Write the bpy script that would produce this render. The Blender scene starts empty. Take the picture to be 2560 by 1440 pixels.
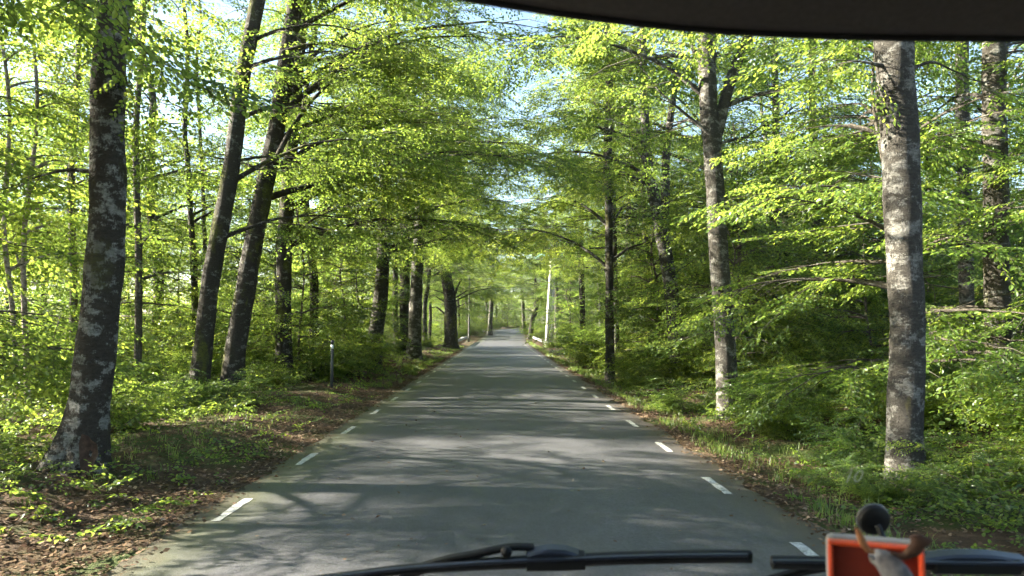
import bpy, bmesh, math, numpy as np
from mathutils import Vector, Matrix, Quaternion
rng = np.random.default_rng(11)
R = math.radians
sc = bpy.context.scene
COL = sc.collection

# ---------------------------------------------------------------- camera, sky, sun, exposure
F = 1849.0                       # focal length in pixels of the 2560 x 1440 photograph
EYE = Vector((0, 0, 2.0))        # the eye height in the motorhome cab
PITCH, YAW = math.atan(97 / F), -math.atan(30 / F)
cam_d = bpy.data.cameras.new("camera")
cam = bpy.data.objects.new("camera", cam_d); COL.objects.link(cam)
cam.location = EYE
cam.rotation_euler = (R(90) + PITCH, 0, YAW)
cam_d.sensor_width = 36; cam_d.lens = 26.0
cam_d.clip_start = 0.05; cam_d.clip_end = 2000
cam_d.dof.use_dof = True; cam_d.dof.focus_distance = 22; cam_d.dof.aperture_fstop = 8.0
sc.camera = cam
CM = cam.rotation_euler.to_matrix()

SUN_EL, SUN_AHEAD = 22, 8       # the sun stands to the left, a little ahead
sdir = Vector((-math.cos(R(SUN_EL)) * math.cos(R(SUN_AHEAD)), math.cos(R(SUN_EL)) * math.sin(R(SUN_AHEAD)), math.sin(R(SUN_EL))))
w = bpy.data.worlds.new("World"); sc.world = w; w.use_nodes = True
nt = w.node_tree
sky = nt.nodes.new("ShaderNodeTexSky"); sky.sky_type = 'NISHITA'; sky.sun_disc = False
sky.sun_elevation = R(SUN_EL); sky.sun_rotation = R(270 + SUN_AHEAD)
nt.links.new(sky.outputs[0], nt.nodes["Background"].inputs[0])
nt.nodes["Background"].inputs[1].default_value = 0.05
sun_d = bpy.data.lights.new("sun", 'SUN'); sun_d.energy = 5.0; sun_d.angle = R(0.5); sun_d.color = (1, 0.91, 0.75)
sun = bpy.data.objects.new("sun", sun_d); COL.objects.link(sun)
sun.rotation_euler = sdir.to_track_quat('Z', 'Y').to_euler(); sun.location = sdir * 80
sc.view_settings.view_transform = 'Standard'; sc.view_settings.look = 'None'
sc.view_settings.exposure = 3.42; sc.view_settings.gamma = 1
cy = sc.cycles
cy.use_adaptive_sampling = True; cy.adaptive_threshold = 0.035; cy.adaptive_min_samples = 16
cy.use_denoising = True
cy.max_bounces = 7; cy.diffuse_bounces = 4; cy.glossy_bounces = 2; cy.transmission_bounces = 5; cy.transparent_max_bounces = 8
cy.caustics_reflective = False; cy.caustics_refractive = False
cy.time_limit = 800

# ---------------------------------------------------------------- small helpers
def P(px, py, Y):
    """The world point that stands Y metres ahead on the line of sight through a pixel of the photograph."""
    d = CM @ Vector(((px - 1280) / F, -(py - 720) / F, -1))
    return EYE + d * (Y / d.y)

def tag(o, label=None, cat=None, group=None, kind=None):
    for k, v in (("label", label), ("category", cat), ("group", group), ("kind", kind)):
        if v: o[k] = v
    return o

def empty(name, loc=(0, 0, 0), rz=0):
    o = bpy.data.objects.new(name, None); COL.objects.link(o)
    o.location = loc; o.rotation_euler = (0, 0, rz); o.empty_display_size = 0.3
    return o

def link(name, me, parent=None):
    o = bpy.data.objects.new(name, me); COL.objects.link(o)
    if parent: o.parent = parent
    return o

class Geo:
    """Collects quads (numpy) with a material slot and a tone each, and links them as ONE mesh object."""
    def __init__(s): s.v, s.f, s.m, s.t, s.n = [], [], [], [], 0
    def add(s, v, f, mat=0, tone=0.5):
        v = np.asarray(v, np.float32).reshape(-1, 3); f = np.asarray(f, np.int64).reshape(-1, 4)
        s.v.append(v); s.f.append(f + s.n); s.n += len(v)
        s.m.append(np.full(len(f), mat, np.int32))
        s.t.append(np.broadcast_to(np.asarray(tone, np.float32), (len(f),)))
    def build(s, name, mats, parent=None, smooth=(0,), origin=None):
        v = np.concatenate(s.v); f = np.concatenate(s.f); m = np.concatenate(s.m); t = np.concatenate(s.t)
        if origin is not None: v = v - np.asarray(origin, np.float32)
        me = bpy.data.meshes.new(name)
        me.vertices.add(len(v)); me.vertices.foreach_set("co", v.ravel().astype(np.float32))
        me.loops.add(f.size); me.loops.foreach_set("vertex_index", f.ravel().astype(np.int32))
        me.polygons.add(len(f)); me.polygons.foreach_set("loop_start", np.arange(0, f.size, 4, dtype=np.int32))
        for q in mats: me.materials.append(q)
        me.polygons.foreach_set("material_index", m)
        me.polygons.foreach_set("use_smooth", np.isin(m, smooth))
        me.update(calc_edges=True)
        a = me.attributes.new("tone", 'FLOAT', 'FACE'); a.data.foreach_set("value", t.astype(np.float32))
        return link(name, me, parent)

def smooth_path(pts, n):
    p = np.asarray([tuple(q) for q in pts], float)
    if len(p) == 2: return np.linspace(p[0], p[1], n)
    seg = np.r_[0, np.cumsum(np.linalg.norm(np.diff(p, axis=0), axis=1))]
    q = np.vstack([2 * p[0] - p[1], p, 2 * p[-1] - p[-2]])
    out = []
    for s in np.linspace(0, seg[-1], n):
        i = min(np.searchsorted(seg, s, 'right') - 1, len(p) - 2)
        t = (s - seg[i]) / max(seg[i + 1] - seg[i], 1e-9)
        a, b, c, d = q[i], q[i + 1], q[i + 2], q[i + 3]
        out.append(0.5 * (2 * b + (c - a) * t + (2 * a - 5 * b + 4 * c - d) * t * t + (3 * b - a - 3 * c + d) * t ** 3))
    return np.array(out)

def tube(geo, pts, rad, sides=6, mat=0, tone=0.5, flare=0.0, lump=0.0, seed=0, closed=True):
    pts = np.asarray(pts, float); n = len(pts)
    rad = np.interp(np.linspace(0, 1, n), np.linspace(0, 1, len(rad)), rad)
    t = np.gradient(pts, axis=0); t /= np.linalg.norm(t, axis=1)[:, None] + 1e-9
    ref = np.array([0, 1.0, 0]) if abs(t[:, 2]).mean() > 0.6 else np.array([0, 0, 1.0])
    a = np.cross(t, ref); a /= np.linalg.norm(a, axis=1)[:, None] + 1e-9
    b = np.cross(t, a)
    th = np.linspace(0, 2 * np.pi, sides, endpoint=False)
    rr = np.repeat(rad[:, None], sides, 1)
    if flare or lump:
        r = np.random.default_rng(seed); h = np.r_[0, np.cumsum(np.linalg.norm(np.diff(pts, axis=0), axis=1))]
        ph = r.uniform(0, 6.28, 6)
        lobes = 1 + 0.35 * np.cos(3 * th + ph[0]) + 0.25 * np.cos(5 * th + ph[1])
        rr = rr * (1 + flare * np.exp(-h / 0.42)[:, None] * lobes[None, :])
        w1 = np.sin(h[:, None] * 2.1 + ph[2] + 2 * np.sin(th + ph[3])[None, :]) + 0.7 * np.sin(h[:, None] * 5.3 + ph[4] + 3 * np.cos(th + ph[5])[None, :])
        rr = rr * (1 + lump * w1 + r.normal(0, lump * 0.25, rr.shape))
    v = pts[:, None, :] + rr[:, :, None] * (np.cos(th)[None, :, None] * a[:, None, :] + np.sin(th)[None, :, None] * b[:, None, :])
    i = np.arange(n - 1)[:, None] * sides; j = np.arange(sides)[None, :]; k = (j + 1) % sides
    f = np.stack([i + j, i + k, i + sides + k, i + sides + j], -1).reshape(-1, 4)
    geo.add(v.reshape(-1, 3), f, mat, tone)

# ---------------------------------------------------------------- materials
def mat(name):
    m = bpy.data.materials.new(name); m.use_nodes = True
    n = m.node_tree.nodes; n.clear()
    out = n.new("ShaderNodeOutputMaterial")
    return m, n, m.node_tree.links, out

def ramp(n, stops):
    r = n.new("ShaderNodeValToRGB"); e = r.color_ramp.elements
    while len(e) < len(stops): e.new(0.5)
    for k, (p, c) in enumerate(stops):
        e[k].position = p; e[k].color = (*c, 1) if len(c) == 3 else c
    return r

def noise(n, l, scale, detail=4, rough=0.55, coords=None, mapping=None):
    t = n.new("ShaderNodeTexNoise"); t.inputs["Scale"].default_value = scale
    t.inputs["Detail"].default_value = detail; t.inputs["Roughness"].default_value = rough
    if coords is None:
        c = n.new("ShaderNodeTexCoord"); coords = c.outputs["Object"]
    if mapping:
        mp = n.new("ShaderNodeMapping"); mp.inputs["Scale"].default_value = mapping
        l.new(coords, mp.inputs["Vector"]); coords = mp.outputs[0]
    l.new(coords, t.inputs["Vector"])
    return t

def mixc(n, l, fac, a, b):
    x = n.new("ShaderNodeMix"); x.data_type = 'RGBA'
    for sock, val in ((x.inputs["Factor"], fac), (x.inputs["A"], a), (x.inputs["B"], b)):
        pass
    F0, A0, B0 = x.inputs[0], x.inputs[6], x.inputs[7]
    for s, val in ((F0, fac), (A0, a), (B0, b)):
        if hasattr(val, "is_output") or isinstance(val, bpy.types.NodeSocket): l.new(val, s)
        elif isinstance(val, (int, float)): s.default_value = val
        else: s.default_value = (*val, 1)
    return x.outputs[2]

def leaf_mat(name, dark, mid, light, trans=0.55, gloss=0.03):
    m, n, l, out = mat(name)
    at = n.new("ShaderNodeAttribute"); at.attribute_name = "tone"
    oi = n.new("ShaderNodeObjectInfo")
    ad = n.new("ShaderNodeMath"); ad.operation = 'MULTIPLY_ADD'
    l.new(oi.outputs["Random"], ad.inputs[0]); ad.inputs[1].default_value = 0.36; ad.inputs[2].default_value = -0.18
    su = n.new("ShaderNodeMath"); su.operation = 'ADD'; su.use_clamp = True
    l.new(at.outputs["Fac"], su.inputs[0]); l.new(ad.outputs[0], su.inputs[1])
    r = ramp(n, [(0.05, dark), (0.5, mid), (0.95, light)]); l.new(su.outputs[0], r.inputs[0])
    d = n.new("ShaderNodeBsdfDiffuse"); l.new(r.outputs[0], d.inputs["Color"])
    hs = n.new("ShaderNodeHueSaturation"); hs.inputs["Hue"].default_value = 0.476; hs.inputs["Saturation"].default_value = 0.98; hs.inputs["Value"].default_value = 3.0
    l.new(r.outputs[0], hs.inputs["Color"])
    tr = n.new("ShaderNodeBsdfTranslucent"); l.new(hs.outputs[0], tr.inputs["Color"])
    mx = n.new("ShaderNodeMixShader"); mx.inputs[0].default_value = trans
    l.new(d.outputs[0], mx.inputs[1]); l.new(tr.outputs[0], mx.inputs[2])
    g = n.new("ShaderNodeBsdfGlossy"); g.inputs["Roughness"].default_value = 0.42; g.inputs["Color"].default_value = (0.9, 0.95, 1, 1)
    m2 = n.new("ShaderNodeMixShader"); m2.inputs[0].default_value = gloss
    l.new(mx.outputs[0], m2.inputs[1]); l.new(g.outputs[0], m2.inputs[2]); l.new(m2.outputs[0], out.inputs[0])
    return m

def bark_mat(name, base, pale, moss, pale_at=0.56, moss_at=0.6, scale=1.0):
    m, n, l, out = mat(name)
    c = n.new("ShaderNodeTexCoord"); oi = n.new("ShaderNodeObjectInfo")
    vm = n.new("ShaderNodeVectorMath"); vm.operation = 'MULTIPLY_ADD'
    cb = n.new("ShaderNodeCombineXYZ")
    for k in range(3): l.new(oi.outputs["Random"], cb.inputs[k])
    vm.inputs[1].default_value = (37, 53, 71)
    l.new(cb.outputs[0], vm.inputs[0]); l.new(c.outputs["Object"], vm.inputs[2]); co = vm.outputs[0]
    n1 = noise(n, l, 4.2 * scale, 6, 0.62, co, (1, 1, 1.5))
    n2 = noise(n, l, 14 * scale, 5, 0.7, co, (1, 1, 2.4))
    n3 = noise(n, l, 1.1 * scale, 4, 0.6, co, (1.6, 1.6, 0.8))
    n4 = noise(n, l, 45 * scale, 4, 0.7, co, (1, 1, 0.6))
    r1 = ramp(n, [(0.25, tuple(x * 0.45 for x in base)), (0.75, tuple(x * 1.35 for x in base))]); l.new(n2.outputs[0], r1.inputs[0])
    brk = n.new("ShaderNodeMath"); brk.operation = 'MULTIPLY_ADD'; l.new(n4.outputs[0], brk.inputs[0]); brk.inputs[1].default_value = .34; l.new(n1.outputs[0], brk.inputs[2])
    rp = ramp(n, [(pale_at + .16, (0, 0, 0)), (pale_at + 0.235, (1, 1, 1))]); l.new(brk.outputs[0], rp.inputs[0])
    rq = ramp(n, [(0.35, (0.25, 0.25, 0.25)), (0.62, (1, 1, 1))]); l.new(n2.outputs[0], rq.inputs[0])
    mu = n.new("ShaderNodeMath"); mu.operation = 'MULTIPLY'; l.new(rp.outputs[0], mu.inputs[0]); l.new(rq.outputs[0], mu.inputs[1])
    x1 = mixc(n, l, mu.outputs[0], r1.outputs[0], pale)
    rm = ramp(n, [(moss_at, (0, 0, 0)), (moss_at + 0.09, (0.9, 0.9, 0.9))]); l.new(n3.outputs[0], rm.inputs[0])
    mu2 = n.new("ShaderNodeMath"); mu2.operation = 'MULTIPLY'; l.new(rm.outputs[0], mu2.inputs[0]); l.new(rq.outputs[0], mu2.inputs[1])
    x2 = mixc(n, l, mu2.outputs[0], x1, moss)
    b = n.new("ShaderNodeBsdfPrincipled"); l.new(x2, b.inputs["Base Color"]); b.inputs["Roughness"].default_value = 0.9
    b.inputs["Specular IOR Level"].default_value = 0.2
    sm = n.new("ShaderNodeMath"); sm.operation = 'ADD'; l.new(n2.outputs[0], sm.inputs[0]); l.new(n4.outputs[0], sm.inputs[1])
    bu = n.new("ShaderNodeBump"); bu.inputs["Strength"].default_value = 1.0; bu.inputs["Distance"].default_value = 0.045
    l.new(sm.outputs[0], bu.inputs["Height"]); l.new(bu.outputs[0], b.inputs["Normal"])
    l.new(b.outputs[0], out.inputs[0])
    return m

def plain(name, col, rough=0.5, metal=0.0, spec=0.5, var=0.15, scale=30, bump=0.0):
    m, n, l, out = mat(name)
    b = n.new("ShaderNodeBsdfPrincipled")
    t = noise(n, l, scale, 4)
    r = ramp(n, [(0.3, tuple(x * (1 - var) for x in col)), (0.7, tuple(min(1, x * (1 + var)) for x in col))]); l.new(t.outputs[0], r.inputs[0])
    l.new(r.outputs[0], b.inputs["Base Color"])
    b.inputs["Roughness"].default_value = rough; b.inputs["Metallic"].default_value = metal; b.inputs["Specular IOR Level"].default_value = spec
    if bump:
        bu = n.new("ShaderNodeBump"); bu.inputs["Strength"].default_value = bump; bu.inputs["Distance"].default_value = 0.003
        l.new(t.outputs[0], bu.inputs["Height"]); l.new(bu.outputs[0], b.inputs["Normal"])
    l.new(b.outputs[0], out.inputs[0])
    return m

LEAF = leaf_mat("beech_leaf", (0.036, 0.072, 0.011), (0.072, 0.128, 0.016), (0.13, 0.18, 0.02))
LEAF_COOL = leaf_mat("oak_leaf", (0.028, 0.062, 0.012), (0.055, 0.108, 0.016), (0.10, 0.155, 0.02), gloss=0.04)
LEAF_FAR = leaf_mat("far_leaf", (0.028, 0.058, 0.012), (0.055, 0.10, 0.016), (0.105, 0.15, 0.02))
GRASS = leaf_mat("grass_blade", (0.038, 0.075, 0.013), (0.07, 0.12, 0.02), (0.11, 0.15, 0.03), trans=0.4)
LITTER = leaf_mat("dead_leaf", (0.048, 0.034, 0.022), (0.125, 0.088, 0.058), (0.28, 0.22, 0.16), trans=0.15, gloss=0.0)
TWIG = plain("twig_bark", (0.045, 0.038, 0.028), 0.9, var=0.4)
BARK = bark_mat("beech_bark", (0.06, 0.054, 0.044), (0.20, 0.20, 0.18), (0.10, 0.10, 0.02), 0.55, 0.58)
BARK_OLD = bark_mat("old_beech_bark", (0.042, 0.036, 0.028), (0.24, 0.24, 0.22), (0.055, 0.055, 0.018), 0.52, 0.58, 0.9)
BARK_PALE = bark_mat("pale_beech_bark", (0.058, 0.053, 0.045), (0.22, 0.215, 0.195), (0.17, 0.15, 0.03), 0.52, 0.63)
BARK_DARK = bark_mat("dark_oak_bark", (0.042, 0.037, 0.030), (0.19, 0.19, 0.175), (0.10, 0.11, 0.018), 0.575, 0.52)
BARK_YOUNG = bark_mat("young_bark", (0.095, 0.082, 0.064), (0.24, 0.23, 0.2), (0.09, 0.09, 0.03), 0.58, 0.64, 2.0)
BARK_BIRCH = bark_mat("birch_bark", (0.20, 0.155, 0.125), (0.46, 0.40, 0.36), (0.12, 0.10, 0.04), 0.45, 0.68, 2.0)
ROT = plain("rotten_wood", (0.055, 0.030, 0.018), 0.95, var=0.6, scale=14, bump=1.0)

# ---------------------------------------------------------------- ground and road
CX = lambda y: np.interp(y, [-20, 78, 95, 108, 122, 132, 142, 155, 175, 220], [-0.05, -0.05, 0.15, 0.5, 0.95, 1.7, 3.4, 7.5, 17, 48])
RZ = lambda y: np.interp(y, [-20, 82, 95, 106, 122, 134, 145, 160, 400], [0, 0, 0.06, 0.3, 0.88, 1.38, 1.6, 1.7, 2.6])

def gz(x, y):
    """Height of the ground."""
    x = np.asarray(x, float); y = np.asarray(y, float)
    c = x - CX(y); a = np.abs(c)
    bank = np.where(c < 0, 0.16 * np.clip((a - 3.5) / 1.6, 0, 1) ** 1.0, -0.16 * np.clip((a - 3.3) / 0.9, 0, 1) + 0.22 * np.clip((a - 4.3) / 2.5, 0, 1))
    wob = 0.07 * np.sin(x * 0.9 + 1.3 * np.sin(y * 0.31)) + 0.06 * np.sin(y * 0.77 + x * 0.4) + 0.03 * np.sin(x * 2.7 + y * 1.9)
    far = np.clip((a - 12) / 40, 0, 1) * (1.2 * np.sin(x * 0.05 + 1) + 0.8 * np.sin(y * 0.04))
    stream = -1.1 * np.exp(-((y - 84) / 5.0) ** 2) * np.clip((a - 4.6) / 2, 0, 1)
    under = -0.04 * (a < 3.2)
    return RZ(y) + bank + wob * np.clip((a - 3.3) / 1.5, 0, 1) + far + stream + under

def grid_mesh(name, xs, ys, zf, mats, kind):
    X, Y = np.meshgrid(xs, ys); Z = zf(X, Y)
    g = Geo(); nx = len(xs)
    i = (np.arange(len(ys) - 1)[:, None] * nx + np.arange(nx - 1)[None, :]).ravel()
    g.add(np.stack([X, Y, Z], -1).reshape(-1, 3), np.stack([i, i + 1, i + nx + 1, i + nx], -1))
    o = g.build(name, mats); o["kind"] = kind
    return o

def ground_mat():
    m, n, l, out = mat("forest_floor")
    c = n.new("ShaderNodeTexCoord").outputs["Object"]
    a = noise(n, l, 0.55, 5, 0.6, c); b_ = noise(n, l, 7, 6, 0.7, c); d = noise(n, l, 38, 4, 0.7, c)
    r1 = ramp(n, [(0.3, (0.035, 0.024, 0.015)), (0.55, (0.085, 0.055, 0.034)), (0.75, (0.15, 0.10, 0.065))]); l.new(b_.outputs[0], r1.inputs[0])
    r2 = ramp(n, [(0.3, (0.025, 0.040, 0.012)), (0.7, (0.075, 0.10, 0.025))]); l.new(d.outputs[0], r2.inputs[0])
    r3 = ramp(n, [(0.47, (0, 0, 0)), (0.6, (1, 1, 1))]); l.new(a.outputs[0], r3.inputs[0])
    x = mixc(n, l, r3.outputs[0], r1.outputs[0], r2.outputs[0])
    p = n.new("ShaderNodeBsdfPrincipled"); p.inputs["Roughness"].default_value = 0.95; l.new(x, p.inputs["Base Color"])
    p.inputs["Specular IOR Level"].default_value = 0.15
    bu = n.new("ShaderNodeBump"); bu.inputs["Strength"].default_value = 0.9; bu.inputs["Distance"].default_value = 0.05
    l.new(d.outputs[0], bu.inputs["Height"]); l.new(bu.outputs[0], p.inputs["Normal"]); l.new(p.outputs[0], out.inputs[0])
    return m

GROUND = ground_mat()
xs = np.unique(np.r_[np.linspace(-420, -40, 20), np.linspace(-40, -9, 32), np.linspace(-9, 9, 73), np.linspace(9, 40, 32), np.linspace(40, 420, 20)])
ys = np.unique(np.r_[np.linspace(-60, -8, 10), np.linspace(-8, 60, 171), np.linspace(60, 170, 140), np.linspace(170, 500, 24)])
grid_mesh("ground", xs, ys, gz, [GROUND], "structure")

def road_mat():
    m, n, l, out = mat("worn_asphalt")
    c = n.new("ShaderNodeTexCoord").outputs["Object"]
    at = n.new("ShaderNodeAttribute"); at.attribute_name = "across"
    big = noise(n, l, 0.35, 5, 0.6, c, (1, 0.35, 1)); mid = noise(n, l, 5, 6, 0.7, c, (1, 0.5, 1)); fine = noise(n, l, 110, 3, 0.75, c); v = n.new("ShaderNodeTexVoronoi")
    v.inputs["Scale"].default_value = 70; l.new(c, v.inputs["Vector"])
    r1 = ramp(n, [(0.3, (0.046, 0.0470, 0.056)), (0.7, (0.074, 0.0745, 0.084))]); l.new(big.outputs[0], r1.inputs[0])
    rv = ramp(n, [(0.0, (1.9, 1.85, 1.8)), (0.28, (1, 1, 1)), (0.7, (0.6, 0.6, 0.6))]); l.new(v.outputs["Distance"], rv.inputs[0])
    mu = n.new("ShaderNodeMix"); mu.data_type = 'RGBA'; mu.blend_type = 'MULTIPLY'; mu.inputs[0].default_value = 0.75
    l.new(r1.outputs[0], mu.inputs[6]); l.new(rv.outputs[0], mu.inputs[7])
    rm = ramp(n, [(0.3, (0.68, 0.68, 0.68)), (0.7, (1.32, 1.32, 1.31))]); l.new(mid.outputs[0], rm.inputs[0])
    m2 = n.new("ShaderNodeMix"); m2.data_type = 'RGBA'; m2.blend_type = 'MULTIPLY'; m2.inputs[0].default_value = 0.8
    l.new(mu.outputs[2], m2.inputs[6]); l.new(rm.outputs[0], m2.inputs[7])
    # wheel tracks and fine cracks
    wv = n.new("ShaderNodeMath"); wv.operation = 'ABSOLUTE'; l.new(at.outputs["Fac"], wv.inputs[0])
    wr = ramp(n, [(0.0, (1, 1, 1)), (0.2, (1.0, 1.0, 1.0)), (0.42, (1.14, 1.14, 1.13)), (0.62, (.93, .93, .93)), (1.0, (1.02, 1.02, 1.02))])
    wd = n.new("ShaderNodeMath"); wd.operation = 'MULTIPLY'; wd.inputs[1].default_value = .33; l.new(wv.outputs[0], wd.inputs[0]); l.new(wd.outputs[0], wr.inputs[0])
    m3 = n.new("ShaderNodeMix"); m3.data_type = 'RGBA'; m3.blend_type = 'MULTIPLY'; m3.inputs[0].default_value = 1
    l.new(m2.outputs[2], m3.inputs[6]); l.new(wr.outputs[0], m3.inputs[7])
    vc = n.new("ShaderNodeTexVoronoi"); vc.feature = 'DISTANCE_TO_EDGE'; vc.inputs["Scale"].default_value = .8
    wob = noise(n, l, 3, 5, .7, c); vm = n.new("ShaderNodeVectorMath"); vm.operation = 'MULTIPLY_ADD'; vm.inputs[1].default_value = (.5, .5, .5); l.new(wob.outputs["Color"], vm.inputs[0]); l.new(c, vm.inputs[2]); l.new(vm.outputs[0], vc.inputs["Vector"])
    cr = ramp(n, [(0.0, (.35, .35, .35)), (0.012, (1, 1, 1))]); l.new(vc.outputs["Distance"], cr.inputs[0])
    cm = ramp(n, [(.5, (0, 0, 0)), (.6, (.7, .7, .7))]); l.new(noise(n, l, .3, 3, .5, c).outputs[0], cm.inputs[0])
    m4 = n.new("ShaderNodeMix"); m4.data_type = 'RGBA'; m4.blend_type = 'MULTIPLY'; l.new(cm.outputs[0], m4.inputs[0]); l.new(m3.outputs[2], m4.inputs[6]); l.new(cr.outputs[0], m4.inputs[7])
    gr = noise(n, l, 30, 4, .85, c); gm = ramp(n, [(.3, (.35, .35, .35)), (.7, (1.7, 1.7, 1.68))]); l.new(gr.outputs[0], gm.inputs[0])
    m2 = n.new("ShaderNodeMix"); m2.data_type = 'RGBA'; m2.blend_type = 'MULTIPLY'; m2.inputs[0].default_value = .85; l.new(m4.outputs[2], m2.inputs[6]); l.new(gm.outputs[0], m2.inputs[7])
    # moss along the left edge, brown crumbs along both
    ad = n.new("ShaderNodeMath"); ad.operation = 'MULTIPLY_ADD'; l.new(mid.outputs[0], ad.inputs[0]); ad.inputs[1].default_value = 0.9; l.new(at.outputs["Fac"], ad.inputs[2])
    rl = ramp(n, [(0.0, (0.85, 0.85, 0.85)), (0.16, (0, 0, 0))])
    # across runs -3.2 .. 3.2
    ml = n.new("ShaderNodeMapRange"); ml.inputs["From Min"].default_value = -2.85; ml.inputs["From Max"].default_value = -1.75
    ml.inputs["To Min"].default_value = 0.72; ml.inputs["To Max"].default_value = 0
    l.new(ad.outputs[0], ml.inputs["Value"])
    x = mixc(n, l, ml.outputs[0], m2.outputs[2], (0.065, 0.074, 0.012))
    mr = n.new("ShaderNodeMapRange"); mr.inputs["From Min"].default_value = 3.0; mr.inputs["From Max"].default_value = 3.7
    mr.inputs["To Min"].default_value = 0; mr.inputs["To Max"].default_value = 0.9; l.new(ad.outputs[0], mr.inputs["Value"])
    x = mixc(n, l, mr.outputs[0], x, (0.055, 0.040, 0.026))
    mq = n.new("ShaderNodeMapRange"); mq.inputs["From Min"].default_value = -2.4; mq.inputs["From Max"].default_value = -2.75
    mq.inputs["To Min"].default_value = 0; mq.inputs["To Max"].default_value = 0.9; l.new(ad.outputs[0], mq.inputs["Value"])
    x = mixc(n, l, mq.outputs[0], x, (0.052, 0.038, 0.024))
    p = n.new("ShaderNodeBsdfPrincipled"); l.new(x, p.inputs["Base Color"]); p.inputs["Roughness"].default_value = 0.62
    p.inputs["Specular IOR Level"].default_value = 0.5
    s2 = n.new("ShaderNodeMath"); s2.operation = 'MULTIPLY_ADD'; l.new(v.outputs["Distance"], s2.inputs[0]); s2.inputs[1].default_value = -0.8; l.new(fine.outputs[0], s2.inputs[2])
    bu = n.new("ShaderNodeBump"); bu.inputs["Strength"].default_value = 0.6; bu.inputs["Distance"].default_value = 0.006
    l.new(s2.outputs[0], bu.inputs["Height"]); l.new(bu.outputs[0], p.inputs["Normal"]); l.new(p.outputs[0], out.inputs[0])
    return m

def build_road():
    ys = np.r_[np.arange(-12, 80, 0.25), np.arange(80, 190, 0.5)]
    g = Geo(); k = 17; r = np.random.default_rng(3)
    ew = lambda s: 3.2 + 0.07 * np.sin(ys * 1.7 + s) + 0.05 * np.sin(ys * 4.1 + 2 * s) + r.normal(0, 0.03, len(ys))
    L, Rr = -ew(0.4), ew(2.0)
    u = np.linspace(0, 1, k)
    ac = L[:, None] * (1 - u) + Rr[:, None] * u
    X = CX(ys)[:, None] + ac; Y = np.repeat(ys[:, None], k, 1)
    Z = RZ(ys)[:, None] + 0.035 * (1 - (ac / 3.2) ** 2)
    i = (np.arange(len(ys) - 1)[:, None] * k + np.arange(k - 1)[None, :]).ravel()
    g.add(np.stack([X, Y, Z], -1).reshape(-1, 3), np.stack([i, i + 1, i + k + 1, i + k], -1))
    o = g.build("road", [road_mat()]); o["kind"] = "structure"
    a = o.data.attributes.new("across", 'FLOAT', 'POINT'); a.data.foreach_set("value", ac.ravel().astype(np.float32))
    return o
road = build_road()
def paint_mat():
    m, n, l, out = mat("worn_road_paint")
    t = noise(n, l, 9, 6, 0.75); t2 = noise(n, l, 60, 3, 0.7)
    r = ramp(n, [(0.3, (0.13, 0.13, 0.12)), (0.58, (0.52, 0.52, 0.5))]); l.new(t.outputs[0], r.inputs[0])
    r2 = ramp(n, [(0.36, (0.12, 0.12, 0.12)), (0.52, (1, 1, 1))]); l.new(t2.outputs[0], r2.inputs[0])
    mu = n.new("ShaderNodeMix"); mu.data_type = 'RGBA'; mu.blend_type = 'MULTIPLY'; mu.inputs[0].default_value = 0.8
    l.new(r.outputs[0], mu.inputs[6]); l.new(r2.outputs[0], mu.inputs[7])
    p = n.new("ShaderNodeBsdfPrincipled"); p.inputs["Roughness"].default_value = 0.7; l.new(mu.outputs[2], p.inputs["Base Color"]); l.new(p.outputs[0], out.inputs[0])
    return m
PAINT = paint_mat()
def dash(x0, x1, y0, y1):
    g = Geo(); n = 7; r = np.random.default_rng(int(y0 * 10) + (7 if x0 > 0 else 0))
    yy = np.linspace(y0, y1, n); v = []
    for y in yy:
        j = r.normal(0, 0.006, 2)
        for x, q in ((x0, j[0]), (x1, j[1])):
            v.append((CX(y) + x + q, y, RZ(y) + 0.035 * (1 - (x / 3.2) ** 2) + 0.005))
    i = np.arange(n - 1) * 2
    g.add(v, np.stack([i, i + 1, i + 3, i + 2], -1))
    g.build("edge_dash", [PAINT], road)
for k in range(27):
    y = 6.1 + 2.97 * k
    dash(2.72, 2.825, y - 0.5 + .3, y + 0.5 + .3)
    y = 5.15 + 3.1 * k; dash(-2.92, -2.815, y - 0.5, y + 0.5)

# ---------------------------------------------------------------- leaf sprays
def leaf_block(pos, dirs, nrm, L, fine):
    """Leaves at pos pointing along dirs, blades square to nrm."""
    n = len(pos); dirs = dirs / np.linalg.norm(dirs, axis=1)[:, None]
    side = np.cross(nrm, dirs); side /= np.linalg.norm(side, axis=1)[:, None] + 1e-9
    up = np.cross(dirs, side); L = L[:, None]; W = L * 0.31
    if fine:
        tip = pos + dirs * L - up * L * 0.08
        v = np.stack([pos, pos + dirs * L * .3 + side * W * .95 + up * L * .06, pos + dirs * L * .68 + side * W * .8 + up * L * .03, tip,
                      pos + dirs * L * .68 - side * W * .8 + up * L * .03, pos + dirs * L * .3 - side * W * .95 + up * L * .06], 1)
        b = np.arange(n)[:, None] * 6
        f = np.concatenate([b + [[0, 3, 2, 1]], b + [[0, 5, 4, 3]]], 1).reshape(-1, 4)
    else:
        v = np.stack([pos, pos + dirs * L * .5 + side * W * 1.15 + up * L * .07, pos + dirs * L, pos + dirs * L * .5 - side * W * 1.15 + up * L * .07], 1)
        f = (np.arange(n)[:, None] * 4 + [[0, 3, 2, 1]]).reshape(-1, 4)
    return v.reshape(-1, 3), f

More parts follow.
